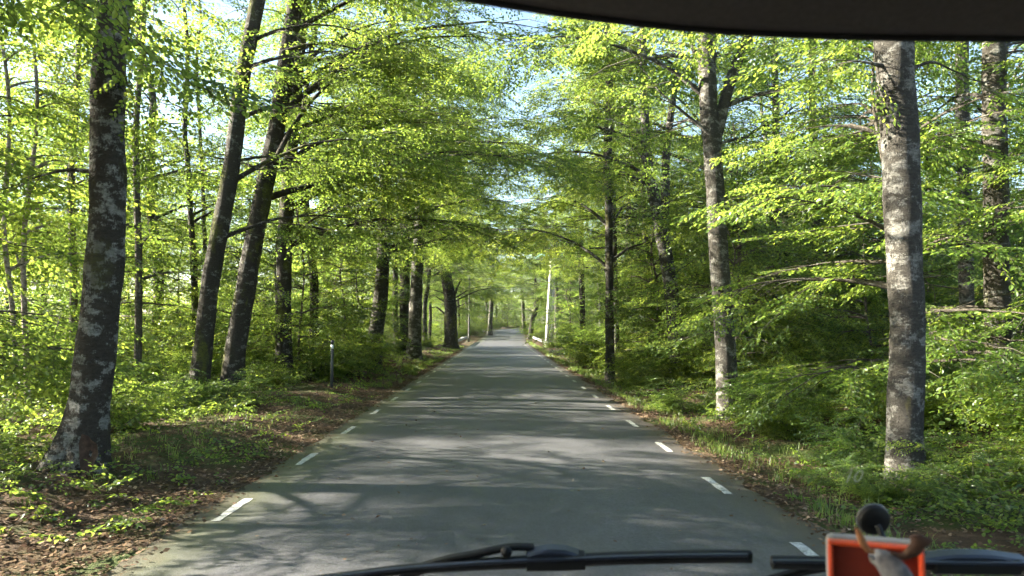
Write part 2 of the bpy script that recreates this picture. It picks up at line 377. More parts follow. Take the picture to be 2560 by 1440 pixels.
def make_spray(seed, L=0.95, leaf=0.075, sides=7, fine=True, gap=0.62, twigs=True, tilt=0.35):
    r = np.random.default_rng(seed); g = Geo()
    bend = r.normal(0, 0.12)
    ax = lambda t: np.stack([L * t, bend * L * t ** 2, -0.13 * L * t ** 2], -1)
    lines = [(ax(np.linspace(0, 1, 9)), 0.0045)]
    for i in range(sides):
        t = 0.12 + 0.82 * (i + r.uniform(-.25, .25)) / sides
        s = 1 if i % 2 else -1
        ls = L * 0.56 * (1 - 0.72 * t) * r.uniform(.75, 1.2); an = s * R(r.uniform(38, 58))
        p0 = ax(np.array([t]))[0]; d = np.array([math.cos(an), math.sin(an), r.normal(-.05, .1)])
        tt = np.linspace(0, 1, 6)[:, None]
        lines.append((p0 + d * ls * tt + np.array([.12, 0, -.1]) * ls * tt ** 2, 0.0028))
    P_, D_ = [], []
    for pts, rad in lines:
        seg = np.linalg.norm(pts[-1] - pts[0]); m = max(2, int(seg / (leaf * gap)))
        tt = np.linspace(0.12, 1, m); q = np.stack([np.interp(tt, np.linspace(0, 1, len(pts)), pts[:, k]) for k in range(3)], -1)
        d0 = (pts[-1] - pts[0]) / seg
        for k in range(m):
            an = (1 if k % 2 else -1) * R(r.uniform(30, 65)) if k < m - 1 else R(r.normal(0, 10))
            c, s = math.cos(an), math.sin(an)
            P_.append(q[k]); D_.append((d0[0] * c - d0[1] * s, d0[0] * s + d0[1] * c, d0[2] + r.normal(-.12, .18)))
        if twigs: tube(g, pts[[0, len(pts) // 2, -1]], [rad, rad * .4], 3, 1)
    P_ = np.array(P_); D_ = np.array(D_); n = len(P_)
    N_ = np.array([0, 0, 1.0]) + r.normal(0, tilt, (n, 3))
    v, f = leaf_block(P_, D_, N_, leaf * r.uniform(.7, 1.2, n), fine)
    g.add(v, f, 0, np.repeat(r.normal(0, .19, n), len(f) // n))
    return [np.concatenate(g.v), np.concatenate(g.f), np.concatenate(g.m), np.concatenate(g.t)]

FINE = [make_spray(k, 0.95, 0.078, 7, True, 0.62) for k in range(7)]
MID = [make_spray(20 + k, 1.1, 0.095, 7, False, 0.70) for k in range(7)]
COARSE = [make_spray(40 + k, 1.5, 0.21, 5, False, 0.85, False) for k in range(6)]
LOW = [make_spray(60 + k, 0.45, 0.062, 4, True, 0.62, True, 0.5) for k in range(6)]

def put_sprays(geo, items, seed=0):
    """items: list of (template set, x, y, z, azimuth, pitch, roll, scale, tone)."""
    r = np.random.default_rng(seed)
    buckets = {}
    for it in items:
        buckets.setdefault(id(it[0]), (it[0], []))[1].append(it[1:])
    for S, rows in buckets.values():
        A = np.array(rows, float); pick = r.integers(0, len(S), len(A))
        for k in range(len(S)):
            B = A[pick == k]
            if not len(B): continue
            v, f, m, t = S[k]
            az, pi, ro, s, tone = B[:, 3], B[:, 4], B[:, 5], B[:, 6], B[:, 7]
            X = np.stack([np.cos(az) * np.cos(pi), np.sin(az) * np.cos(pi), np.sin(pi)], -1)
            Y0 = np.stack([-np.sin(az), np.cos(az), 0 * az], -1); Z0 = np.cross(X, Y0)
            Yv = Y0 * np.cos(ro)[:, None] + Z0 * np.sin(ro)[:, None]; Zv = np.cross(X, Yv)
            M = np.stack([X, Yv, Zv], 1) * s[:, None, None]
            W = np.einsum('vk,nkj->nvj', v, M) + B[:, None, 0:3]
            FF = (f[None] + (np.arange(len(B)) * len(v))[:, None, None]).reshape(-1, 4)
            geo.v.append(W.reshape(-1, 3).astype(np.float32)); geo.f.append(FF + geo.n); geo.n += W.shape[0] * W.shape[1]
            geo.m.append(np.tile(m, len(B)).astype(np.int32))
            geo.t.append((t[None] + tone[:, None]).ravel().astype(np.float32))

# ---------------------------------------------------------------- trees
CLUMP = 0.42
def limb_path(r, start, az, el, L, droop, n=9):
    p = np.array(start, float); out = [p.copy()]; a = az
    for i in range(n):
        e = el - droop * ((i + 1) / n) ** 1.2
        a += r.normal(0, 0.10)
        p = p + np.array([math.cos(a) * math.cos(e), math.sin(a) * math.cos(e), math.sin(e) + r.normal(0, .05)]) * L / n
        out.append(p.copy())
    return np.array(out)

def dress_limb(r, wood, twigs, items, pts, r0, S, gap2=0.5, gap3=0.42, bare=0.18, tone=0.5, spread=1.0, smax=2.6, droop=0.0):
    """Wood of one limb, its side branches and the sprays on them. S(z) gives the spray set for a height."""
    L = np.linalg.norm(np.diff(pts, axis=0), axis=1).sum()
    tube(wood, pts, [r0, r0 * .62, r0 * .32, 0.006], 6)
    n2 = max(2, int(L * (1 - bare) / gap2)); sd = 1 if r.random() < .5 else -1
    for k in range(n2 + 1):
        t = bare + (1 - bare) * (k + r.uniform(-.3, .3)) / n2; t = min(max(t, bare * .8), 1.0)
        i = min(int(t * (len(pts) - 1)), len(pts) - 2); fr = t * (len(pts) - 1) - i
        p = pts[i] * (1 - fr) + pts[i + 1] * fr; d = pts[i + 1] - pts[i]
        az = math.atan2(d[1], d[0]); sd = -sd
        l2 = float(np.clip((0.22 + 0.5 * (1 - t)) * L * r.uniform(.6, 1.15) * spread, .5, smax))
        if k == n2: az2, l2 = az, .6
        else: az2 = az + sd * R(r.uniform(32, 62))
        e2 = math.atan2(d[2], math.hypot(d[0], d[1])) * .4 + R(r.normal(-2, 9)) - droop
        q = limb_path(r, p, az2, e2, l2, R(r.uniform(10, 28)), 5)
        tube(twigs, q[[0, 2, 3, 5]], [min(.016, r0 * .4) * (0.5 + l2 / smax * .5), 0.004], 4, 1)
        n3 = max(1, int(l2 / gap3)); s3 = 1
        if k < n2 and r.random() < CLUMP: continue          # a bare side branch: crowns hang in clumps with gaps between
        tn = tone + r.normal(0, .07)
        for j in range(n3 + 1):
            u = (j + .6) / (n3 + .6); a = min(int(u * 5), 4); pp = q[a] + (q[a + 1] - q[a]) * (u * 5 - a); s3 = -s3
            da = 0 if j == n3 else s3 * R(r.uniform(25, 55))
            items.append((S(pp[2]), pp[0], pp[1], pp[2], az2 + da, e2 * .5 + R(r.normal(-8, 10)), R(r.normal(0, 14)), r.uniform(.75, 1.2), tn + r.normal(0, .05)))
            if r.random() < CLUMP * 1.3: items.append((S(pp[2]), pp[0], pp[1], pp[2] - .1, az2 - da + R(r.normal(0, 15)), R(r.normal(-24, 14)), R(r.normal(0, 25)), r.uniform(.7, 1.1), tn + r.normal(0, .05)))

def grow_tree(name, pts, rad, seed, limbs=(), S=lambda z: MID, bark=None, leaf=None, h0=4, n=22, lmax=5.5, sides=14, flare=0.7, lump=0.035,
              bias=None, seg=0.25, gap2=0.55, gap3=0.45, rt=0.5, tone=0.5, el=(22, 52), forks=(), droop=0.0, clear=None):
    """A tree thing: Empty > trunk (with its limbs) and crown. pts are world points from the base up."""
    bark = bark or BARK; leaf = leaf or LEAF
    r = np.random.default_rng(seed)
    base = np.array(pts[0], float)
    P0 = [np.asarray(tuple(p), float) for p in pts]
    height = P0[-1][2] - base[2]; ln = sum(np.linalg.norm(P0[i + 1] - P0[i]) for i in range(len(P0) - 1))
    tp = smooth_path([base + (0, 0, -.25)] + P0, max(8, int(ln / seg)))
    root = empty(name, base)
    wood, crown, items = Geo(), Geo(), []
    tube(wood, tp, rad, sides, 0, .5, flare, lump, seed)
    for fp, fr in forks: tube(wood, smooth_path(fp, max(8, int(8 / seg))), fr, 10, 0, .5, 0.0, lump, seed + 1)
    for lp, lr in limbs:      # limbs seen in the photograph
        dress_limb(r, wood, crown, items, smooth_path(lp, 12), lr, S, gap2, gap3, .3, tone, 0.9, droop=droop)
    for k in range(n):
        h = h0 + (height * .97 - h0) * ((k + r.uniform(0, 1)) / n)
        u = h / height
        j = np.argmin(abs(tp[:, 2] - base[2] - h)); st = tp[j]
        az = r.uniform(0, 2 * np.pi) if bias is None or r.random() > bias[1] else bias[0] + r.normal(0, .6)
        if clear and h < clear and math.sin(az) < -.1: az = -az      # no limbs on the side where the photo shows the stem bare
        L = lmax * (1 - 0.62 * max(0, u - .35) / .65) * r.uniform(.65, 1.1)
        e = R(np.interp(u, [0, 1], el) + r.normal(0, 7))
        q = limb_path(r, st, az, e, L, e * 0.8 + R(r.uniform(8, 26)))
        dress_limb(r, wood, crown, items, q, 0.018 + 0.011 * L, S, gap2, gap3, .16, tone, droop=droop)
    put_sprays(crown, items, seed)
    wood.build("trunk", [bark], root, (0,), base)
    crown.build("crown", [leaf, TWIG], root, (1,), base)
    return root

def px_path(Y, pp, top=17.0, lean=None):
    """World trunk path from pixels at distance Y, carried on above the frame to the given height."""
    p = [P(a, b, Y if not isinstance(Y, (list, tuple)) else Y[i]) for i, (a, b) in enumerate(pp)]
    p[0].z = float(gz(p[0].x, p[0].y))
    d = (p[-1] - p[-2]).normalized()
    if top > p[-1].z + 1:
        k = (top - p[-1].z); e = p[-1] + Vector((d.x / max(d.z, .3) * k * .6, d.y * k * .2, k))
        p.append((p[-1] + e) * .5 + Vector((.15, .1, 0))); p.append(e)
    return p
RADPX = lambda wpx, Y: wpx / F * Y / 2
W2 = lambda pp, Y: [P(a, b, Y) for a, b in pp]
vis = lambda z0, a, b: (lambda z: a if z < z0 else b)

TR = []
def T(name, label, cat, pp, Y, wpx, seed, top=17, **kw):
    pts = px_path(Y, pp, top)
    r = [RADPX(x, Y) for x in wpx]
    kw.setdefault('clear', 2.5 + Y * .45)
    o = grow_tree(name, pts, r + [0.03], seed, **kw); tag(o, label, cat); TR.append(o)
    return o
TOROAD_L, TOROAD_R = 0.0, math.pi

# ---- left of the road
tA = T("beech_tree", "big beech at the left, rotten hollow at its flared base, close to the camera", "tree",
  [(190, 1205), (215, 1050), (245, 850), (262, 650), (268, 450), (272, 250), (282, 60)], 9.7, [92, 88, 80, 72, 68, 62, 50], 101, 17, S=vis(10, FINE, COARSE), h0=5.6, n=18, lmax=4.6, bark=BARK_OLD, bias=(3.3, .85), seg=.12, sides=22, flare=1.45, lump=.05,
  limbs=[(W2([(240, 430), (170, 425), (100, 440), (20, 470)], 9.6), .035)], droop=.05)
tB = T("beech_tree", "slender leaning beech with dark mossy trunk, left one of the two leaning trunks", "tree",
  [(495, 1005), (508, 860), (525, 720), (552, 560), (582, 400), (602, 220), (640, 20)], 19, [48, 44, 42, 39, 37, 33, 28], 102, 18, S=vis(14, MID, COARSE), h0=4, n=16, lmax=5, bias=(0.6, .75), bark=BARK_DARK, gap2=.45, gap3=.38, seg=.18,
  limbs=[(W2([(603, 205), (640, 160), (690, 140)], 18.8), .04)])
tC = T("beech_tree", "leaning beech that forks halfway, right one of the two leaning trunks", "tree",
  [(578, 965), (592, 850), (618, 700), (650, 520), (686, 350), (712, 180), (735, 20)], 21, [53, 49, 45, 42, 39, 35, 30], 103, 19, S=vis(16, MID, COARSE), h0=5, n=20, lmax=8.5, bias=(0.4, .8), gap2=.45, gap3=.38, bark=BARK_DARK, seg=.18,
  limbs=[(W2([(694, 390), (730, 320), (790, 240), (900, 150), (1010, 120)], 20.5), .085), (W2([(705, 130), (780, 110), (880, 120), (980, 160)], 20), .06)])
tD = T("beech_tree", "upright moss covered beech right of the two leaning trunks", "tree",
  [(710, 965), (709, 820), (710, 650), (722, 450), (735, 280), (748, 120)], 25, [42, 38, 36, 34, 32, 28], 104, 18, S=vis(16, MID, COARSE), h0=4, n=20, lmax=8.5, bias=(0.3, .8), gap2=.45, gap3=.38, bark=BARK_DARK, seg=.2,
  limbs=[(W2([(728, 600), (780, 550), (860, 515), (965, 478)], 24.5), .05), (W2([(735, 430), (820, 400), (930, 380), (1060, 400)], 24), .06)])
tE = T("beech_tree", "beech with a hooked elbow branch beside the leaf covered verge", "tree",
  [(930, 925), (940, 830), (952, 740), (958, 640), (962, 540), (966, 420)], 34, [42, 36, 32, 30, 28, 26], 105, 18, h0=4.5, n=22, lmax=8.2, bias=(-.2, .6), gap2=.45, gap3=.38, seg=.25,
  limbs=[(W2([(945, 772), (905, 768), (893, 740), (890, 680), (884, 610)], 33.5), .07)])
tG = T("beech_tree", "tall pale beech with straight trunk, right one of a close pair left of the road", "tree",
  [(1035, 905), (1038, 800), (1042, 690), (1050, 570), (1055, 440)], 42, [36, 31, 28, 26, 22], 106, 19, h0=5, n=22, lmax=8.2, bias=(-.1, .6), bark=BARK_PALE, seg=.25)
tF = T("beech_tree", "grey beech with straight trunk, left one of a close pair left of the road", "tree",
  [(1010, 900), (1012, 800), (1012, 650), (1012, 520)], 46, [27, 25, 23, 20], 107, 17, h0=6, n=14, lmax=4.5, seg=.3, bark=BARK)
tH = T("oak_tree", "thick dark short oak with low crooked limbs near the left guardrail", "tree",
  [(1127, 872), (1127, 820), (1126, 770), (1122, 725), (1115, 690)], 66, [34, 32, 30, 26, 22], 108, 12, h0=3.2, n=26, lmax=6.0, bark=BARK_DARK, leaf=LEAF_COOL, seg=.25,
  limbs=[(W2([(1118, 790), (1095, 770), (1085, 768), (1060, 775)], 66), .12), (W2([(1135, 740), (1150, 705), (1165, 690)], 66), .15)])
T("young_tree", "thin straight trunk between the big beech and the left edge of the photo", "tree", [(186, 890), (184, 700), (180, 560), (178, 440)], 22, [20, 18, 16, 13], 110, 14, n=14, lmax=3.4, h0=3, bark=BARK_YOUNG, sides=8, flare=.3)
T("young_tree", "thin pale dappled trunk just right of the big beech", "tree", [(345, 900), (347, 700), (342, 480), (340, 320)], 20, [20, 18, 16, 12], 111, 14, n=14, lmax=3.4, h0=3, bark=BARK_YOUNG, sides=8, flare=.3)
T("young_tree", "thin dark trunk left of the two leaning trunks", "tree", [(492, 900), (486, 720), (478, 560), (468, 400), (462, 320)], 26, [19, 17, 15, 13, 11], 112, 15, n=14, lmax=3.4, h0=4, bark=BARK_DARK, sides=8, flare=.3)
T("young_tree", "very thin trunk close behind the left leaning beech", "tree", [(520, 900), (514, 700), (508, 480), (500, 330), (492, 150)], 29, [12, 11, 10, 9, 8], 113, 16, n=12, lmax=3, h0=4, bark=BARK_YOUNG, sides=8, flare=.3)
T("birch_tree", "slim pinkish birch stem at the left edge, the left of a pair", "tree", [(46, 1060), (38, 900), (28, 740), (10, 560)], 15, [13, 12, 11, 9], 114, 9, n=12, lmax=2.2, h0=2.6, bark=BARK_BIRCH, sides=8, flare=.2)
T("birch_tree", "slim pinkish birch stem at the left edge, the right of a pair", "tree", [(68, 1040), (66, 900), (60, 740), (62, 560)], 15.6, [14, 13, 12, 9], 115, 9, n=12, lmax=2.2, h0=2.6, bark=BARK_BIRCH, sides=8, flare=.2)
T("beech_tree", "pale trunk half hidden in leaves behind the marker post", "tree", [(822, 900), (818, 780), (812, 640), (808, 520)], 48, [27, 26, 24, 20], 116, 17, n=16, lmax=4.5, h0=6, bark=BARK_PALE, sides=10)

# ---- right of the road
t1 = T("beech_tree", "straight slim beech standing at the right edge of the road by the bright shrub", "tree",
  [(1525, 945), (1524, 800), (1523, 650), (1522, 520), (1519, 400)], 29, [24, 21, 19, 22, 17], 201, 16, h0=4, n=18, lmax=5.0, bias=(1.6, .5), el=(34, 62), bark=BARK, sides=12, seg=.2,
  limbs=[(W2([(1524, 700), (1508, 670), (1502, 655)], 29), .03)])
T("beech_tree", "pale slim trunk just behind the slim roadside beech", "tree", [(1541, 900), (1540, 780), (1537, 650), (1533, 500), (1530, 330)], 35, [15, 14, 14, 13, 11], 202, 16, h0=6, n=12, lmax=3.6, bark=BARK_PALE, sides=10)
t2 = T("beech_tree", "grey beech forking low into two stems between two straight trunks", "tree",
  [(1693, 900), (1686, 800), (1668, 660), (1645, 540), (1622, 420), (1611, 290)], 26, [42, 38, 33, 25, 20, 16], 203, 17, h0=6.5, n=20, lmax=5.6, bias=(2.2, .5), sides=12, bark=BARK_PALE, seg=.2,
  forks=[(W2([(1667, 680), (1664, 560), (1664, 440), (1670, 340), (1690, 200)], 26.4), [RADPX(26, 26), RADPX(22, 26), RADPX(14, 26)])],
  limbs=[(W2([(1622, 458), (1570, 435), (1510, 418), (1450, 405)], 25.5), .035), (W2([(1612, 440), (1575, 410), (1545, 390)], 26), .07),
         (W2([(1612, 400), (1570, 362), (1510, 350)], 25.7), .03), (W2([(1680, 690), (1720, 660), (1750, 640)], 26), .04)])
t3 = T("beech_tree", "beech whose trunk forks in two high up, right of the road", "tree",
  [(1822, 1040), (1815, 900), (1803, 720), (1790, 520), (1780, 370), (1771, 250), (1765, 60)], 16.6, [54, 49, 46, 45, 46, 36, 32], 204, 17, S=vis(13, FINE, COARSE), h0=6, n=20, lmax=6.5, bias=(2.8, .45), sides=18, seg=.14, bark=BARK_PALE,
  forks=[(W2([(1788, 350), (1806, 280), (1830, 190), (1870, 90), (1900, -20)], 16.6), [RADPX(32, 16.6), RADPX(28, 16.6), RADPX(18, 16.6)])],
  limbs=[(W2([(1768, 330), (1720, 290), (1650, 230), (1620, 190), (1560, 110)], 16.0), .045), (W2([(1802, 358), (1850, 345), (1900, 340), (1945, 310)], 16.4), .04)])
t4 = T("beech_tree", "big grey beech with sunlit spotted trunk at the right, nearest to the camera", "tree",
  [(2268, 1215), (2262, 1050), (2268, 860), (2262, 640), (2252, 420), (2242, 240), (2236, 90)], 9.9, [80, 82, 90, 96, 98, 90, 84], 205, 18, S=vis(10, FINE, COARSE), h0=5.4, n=16, lmax=4.6, sides=24, seg=.1, flare=.5, bark=BARK_PALE, lump=.035,
  limbs=[(W2([(2210, 165), (2160, 155), (2108, 150)], 9.8), .035), (W2([(2285, 170), (2330, 155), (2380, 175), (2430, 200)], 9.8), .03)])
T("beech_tree", "dark beech trunk near the right edge of the photo", "tree", [(2496, 1000), (2495, 800), (2490, 600), (2488, 400), (2484, 100)], 14, [62, 58, 56, 52, 46], 206, 17, S=vis(12, FINE, COARSE), h0=4.5, n=16, lmax=4.2, sides=16, seg=.15, bark=BARK)
T("beech_tree", "pale yellow spotted trunk between the big grey beech and the dark trunk", "tree", [(2418, 900), (2416, 700), (2410, 450), (2405, 200)], 19, [36, 34, 32, 28], 207, 17, S=vis(14, MID, COARSE), h0=5, n=14, lmax=4, sides=12, bark=BARK_PALE)
T("young_tree", "thin grey trunk half hidden by leaves left of the big grey beech", "tree", [(2048, 900), (2044, 700), (2036, 450), (2030, 200)], 27, [24, 22, 20, 17], 208, 17, h0=4, n=14, lmax=3.8, sides=10, bark=BARK)
T("beech_tree", "short dark trunk seen above the bright roadside shrub", "tree", [(1456, 860), (1456, 780), (1454, 700), (1452, 620)], 58, [15, 14, 14, 12], 209, 17, h0=6, n=16, lmax=4.5, sides=10, bark=BARK_DARK)
T("oak_tree", "small crooked dark oak leaning over the far bend of the road", "tree", [(1325, 836), (1330, 810), (1340, 770), (1342, 735), (1338, 700)], 106, [14, 13, 13, 10, 8], 210, 10, h0=3.5, n=16, lmax=4.0, sides=10, bark=BARK_DARK, leaf=LEAF_COOL,
  limbs=[(W2([(1342, 765), (1352, 752), (1362, 748)], 106), .15)])
T("beech_tree", "grey leaning trunk beyond the far bend of the road", "tree", [(1310, 805), (1307, 760), (1303, 712), (1301, 660)], 132, [9, 8.5, 8, 7], 211, 18, h0=7, n=16, lmax=5, sides=10, bark=BARK)
T("beech_tree", "grey trunk left of the far bend of the road", "tree", [(1224, 822), (1227, 780), (1230, 740), (1232, 690)], 116, [12, 11, 10, 9], 212, 18, h0=7, n=16, lmax=5, sides=10, bark=BARK_PALE)
T("beech_tree", "pale trunk close behind the utility pole", "tree", [(1392, 850), (1391, 760), (1388, 680), (1386, 600)], 90, [14, 13, 12, 10], 213, 18, h0=8, n=16, lmax=5, sides=10, bark=BARK)

# rotten hollow of the big beech and its torn collar (parts of that tree)
def child_geo(g, name, mats, root): return g.build(name, mats, root, (0,), tuple(root.location))
def hollow(root):
    g = Geo(); r = np.random.default_rng(5)
    b = np.array(P(222, 1135, 9.26)); n = 12
    # a sunken ragged shell of dead wood, set into the trunk
    rings = []
    for k, s in enumerate((1.0, .8, .5, .15)):
        for a in np.linspace(0, 2 * np.pi, n, endpoint=False):
            q = 1 + .18 * math.sin(3 * a + 1) + r.normal(0, .05)
            rings.append(b + np.array([math.cos(a) * .12 * s * q, (-.03, .0, .03, .04)[k] + .01 * math.sin(5 * a), math.sin(a) * .24 * s * q]))
    i = np.arange(3)[:, None] * n; j = np.arange(n)[None, :]; k = (j + 1) % n
    g.add(rings, np.stack([i + j, i + k, i + n + k, i + n + j], -1).reshape(-1, 4))
    child_geo(g, "rotten_hollow", [ROT], root)
    g = Geo()
    stub = W2([(235, 775), (212, 778), (200, 786)], 9.7); tube(g, smooth_path(stub, 6), [.1, .085, .07, .0], 8, lump=.05, seed=3, flare=.01)
    child_geo(g, "bark_collar", [BARK], root)
hollow(tA)

# ---------------------------------------------------------------- copies: forest trees, young beeches, shrubs
def copy_tree(o, loc, rz, s, tilt=(0, 0)):
    c = o.copy(); COL.objects.link(c); c.location = loc; c.rotation_euler = (tilt[0], tilt[1], rz); c.scale = (s, s, s)
    for ch in o.children:
        d = ch.copy(); COL.objects.link(d); d.parent = c
    return c

def proto_tree(name, seed, H, r0, **kw):
    r = np.random.default_rng(seed); k = 5
    pts = [Vector((r.normal(0, .06) * H * .1 * i, r.normal(0, .06) * H * .1 * i, H * i / k)) for i in range(k + 1)]
    return grow_tree(name, pts, [r0, r0 * .85, r0 * .7, r0 * .5, .03], seed, **kw)

FOREST = [proto_tree("forest_tree", 301 + k, H, rr, h0=h0, n=26, lmax=lm, sides=10, seg=.5, bark=b, leaf=lf, gap2=.75, gap3=.6)
          for k, (H, rr, h0, lm, b, lf) in enumerate([(18, .2, 5, 4.6, BARK, LEAF), (20, .24, 6, 5, BARK_PALE, LEAF), (17, .17, 4, 4.4, BARK_DARK, LEAF_COOL), (19, .21, 5, 4.8, BARK, LEAF)])]
BROAD = [proto_tree("roadside_tree", 321 + k, 19, .2, h0=5.5, n=30, lmax=7.6, sides=10, seg=.4, bark=b, leaf=LEAF, gap2=.65, gap3=.5, bias=(0, .6), el=(18, 50)) for k, b in enumerate((BARK, BARK_DARK))]
HIGH = [proto_tree("forest_tree", 311 + k, H, .15, h0=7.3, n=30, lmax=4.4, sides=10, seg=.5, bark=b, leaf=LEAF, gap2=.42, gap3=.34) for k, (H, b) in enumerate(((14, BARK), (13.2, BARK_DARK), (14.6, BARK_YOUNG)))]  # crown height shaped to shade the road and let low sun reach the undergrowth
CLUMP = 0.2
YOUNG = [proto_tree("young_beech", 331 + k, H, rr, h0=.9, n=n, lmax=lm, sides=7, seg=.4, bark=BARK_YOUNG, leaf=LEAF_COOL if k in (1, 3) else LEAF, S=(lambda z, s=S: s), gap2=.5, gap3=.42, flare=.2, el=(8, 40))
         for k, (H, rr, n, lm, S) in enumerate([(6.5, .05, 20, 2.6, MID), (8.5, .065, 26, 2.9, MID), (5.2, .04, 17, 2.3, MID), (6.0, .045, 19, 2.5, FINE), (7.5, .05, 22, 2.7, FINE)])]

def shrub_proto(seed, H, spread, n, S, leaf):
    r = np.random.default_rng(seed); root = empty("beech_shrub"); wood, crown, items = Geo(), Geo(), []
    for k in range(n):
        az = r.uniform(0, 2 * np.pi)
        q = limb_path(r, (r.normal(0, .12), r.normal(0, .12), 0), az, R(r.uniform(45, 85)), H * r.uniform(.6, 1.1), R(r.uniform(20, 70)) * spread, 8)
        tube(wood, q, [.014, .004], 5)
        for i in range(1, 9):
            for _ in range(2):
                items.append((S, *q[i], az + r.uniform(-2.2, 2.2), R(r.normal(2, 12)), R(r.normal(0, 14)), r.uniform(.6, 1.0), .5 + r.normal(0, .08)))
    put_sprays(crown, items, seed)
    wood.build("stem", [TWIG], root); crown.build("foliage", [leaf, TWIG], root, (1,))
    return root
SHRUB = [shrub_proto(351, 1.9, 1.0, 9, FINE, LEAF), shrub_proto(352, 1.4, 1.3, 8, FINE, LEAF_COOL), shrub_proto(353, 2.4, .9, 11, MID, LEAF), shrub_proto(354, 1.7, 1.2, 10, MID, LEAF)]

named_xy = np.array([(o.location.x, o.location.y) for o in TR])
def scatter(n, xr, yr, dmin, seed, keep, taken=None):
    r = np.random.default_rng(seed); out = list(taken) if taken else []; start = len(out); tries = 0
    while len(out) - start < n and tries < n * 200:
        tries += 1
        x, y = r.uniform(*xr), r.uniform(*yr)
        if not keep(x, y, r): continue
        if out and min((x - a) ** 2 + (y - b) ** 2 for a, b in out) < dmin ** 2: continue
        out.append((x, y))
    return out[start:]

def in_sight(x, y, wide, hgt):
    """Whether something that wide and high shows in the frame."""
    if y < 1: return False
    l = (x - wide + 0.0162 * 0 ) / y; r_ = (x + wide) / y
    return r_ > -0.70 and l < 0.74

def hides_named(x, y, rad, hgt):
    """Whether it stands in front of one of the trunks named above, which the photo shows free."""
    for (a, b) in named_xy:
        if b > y + .3 and b < 45:
            xx = a * y / b
            if abs(x - xx) < rad + .1: return True
    return False

used = set()
def place(protos, k, x, y, rz, s, label, cat, group, sink=0.05):
    o = protos[k]
    z = float(gz(x, y)) - sink
    if id(o) not in used:
        used.add(id(o)); o.location = (x, y, z); o.rotation_euler = (0, 0, rz); o.scale = (s, s, s); c = o
    else: c = copy_tree(o, (x, y, z), rz, s)
    tag(c, label, cat, group)
    return c

GAP = lambda y: 76 < y < 99            # the clearing of the stream lets the sun onto the road
r = np.random.default_rng(77)
# tall forest trees
def keep_tall(x, y, r_):
    c = x - float(CX(y))
    if abs(c) < 6.2: return False
    if min((named_xy[:, 0] - x) ** 2 + (named_xy[:, 1] - y) ** 2) < 2.2 ** 2: return False
    if c < 0 and GAP(y) and x > -40: return False
    if y > 20 and hides_named(x, y, .25, 5): return False
    if y < 20 and abs(x) < .72 * y + 1 and abs(c) < 9: return False
    return in_sight(x, y, 4.5, 15) or (c < 0 and -4 < y < 12 and x > -24)
for side, xr, lab, nn in ((-1, (-21, -6.2), "left", 10), (1, (6.2, 48), "right", 84)):
    for i, (x, y) in enumerate(scatter(nn, xr, (-2, 150), 4.2, 500 + side, keep_tall)):
        place(FOREST, int(r.integers(0, 4)), x, y, r.uniform(0, 6.28), r.uniform(.85, 1.12), f"tall slender forest tree deep in the wood {lab} of the road", "tree", f"tall trees of the wood {lab} of the road")
for x, y in ((-23, 12.2), (-22, 18.6), (-18.6, 30.4), (-23.5, 51), (-24, 59), (-20, 67)):  # stems placed so that their crowns shade the road
    place(HIGH, int(r.integers(0, 3)), x, y, r.uniform(0, 6.28), r.uniform(.92, 1.08), "unseen high crowned tree added left of the near road to shade it", "tree", "high crowned trees of the wood left of the road")
for x, y in ((-10.5, 1.0), (-13.5, 9.0)):  # unseen trees added to throw shade on the near road
    place(HIGH, int(r.integers(0, 3)), x, y, r.uniform(0, 6.28), r.uniform(.7, .8), "unseen high crowned tree added left of the near road to shade it", "tree", "high crowned trees of the wood left of the road")
for i, (x, y) in enumerate(scatter(30, (-52, -30), (12, 95), 4.4, 535, lambda x, y, r_: x > -.70 * y - 2 and not GAP(y))):
    place(HIGH if i % 2 else FOREST, int(r.integers(0, 3)), x, y, r.uniform(0, 6.28), r.uniform(.75, .95) * (1.1 if i % 2 else .8), "tree at the far side of the wood left of the road, seen between nearer stems", "tree", "trees at the far side of the left wood")
# broad trees whose limbs meet over the road
for x, y in ((-7.9, 31.5), (-7.2, 52), (-6.6, 60), (-7.4, 69), (-6.4, 101), (-6.0, 108), (-5.2, 116), (-4.8, 124), (7.8, 40), (8.8, 31), (-8.4, 43), (8.4, 48), (13, 55), (13.5, 64), (7.2, 100), (6.9, 109), (7.6, 117), (9.5, 125)):
    s_ = "left" if x < 0 else "right"
    place(BROAD, int(r.integers(0, 2)), x, y, r.uniform(-.5, .5) + (math.pi if x > 0 else 0), r.uniform(.9, 1.1), f"broad tree with long limbs arching over the road from its {s_} edge", "tree", f"broad trees arching over the road from the {s_}")
# trees over the bend at the far end of the road
for i, (x, y) in enumerate(scatter(26, (-16, 20), (128, 185), 4.0, 520, lambda x, y, r_: abs(x - float(CX(y))) > 4.8)):
    place(FOREST, int(r.integers(0, 4)), x, y, r.uniform(0, 6.28), r.uniform(.8, 1.05), "distant tall tree beyond the far bend of the road", "tree", "tall trees beyond the far bend")
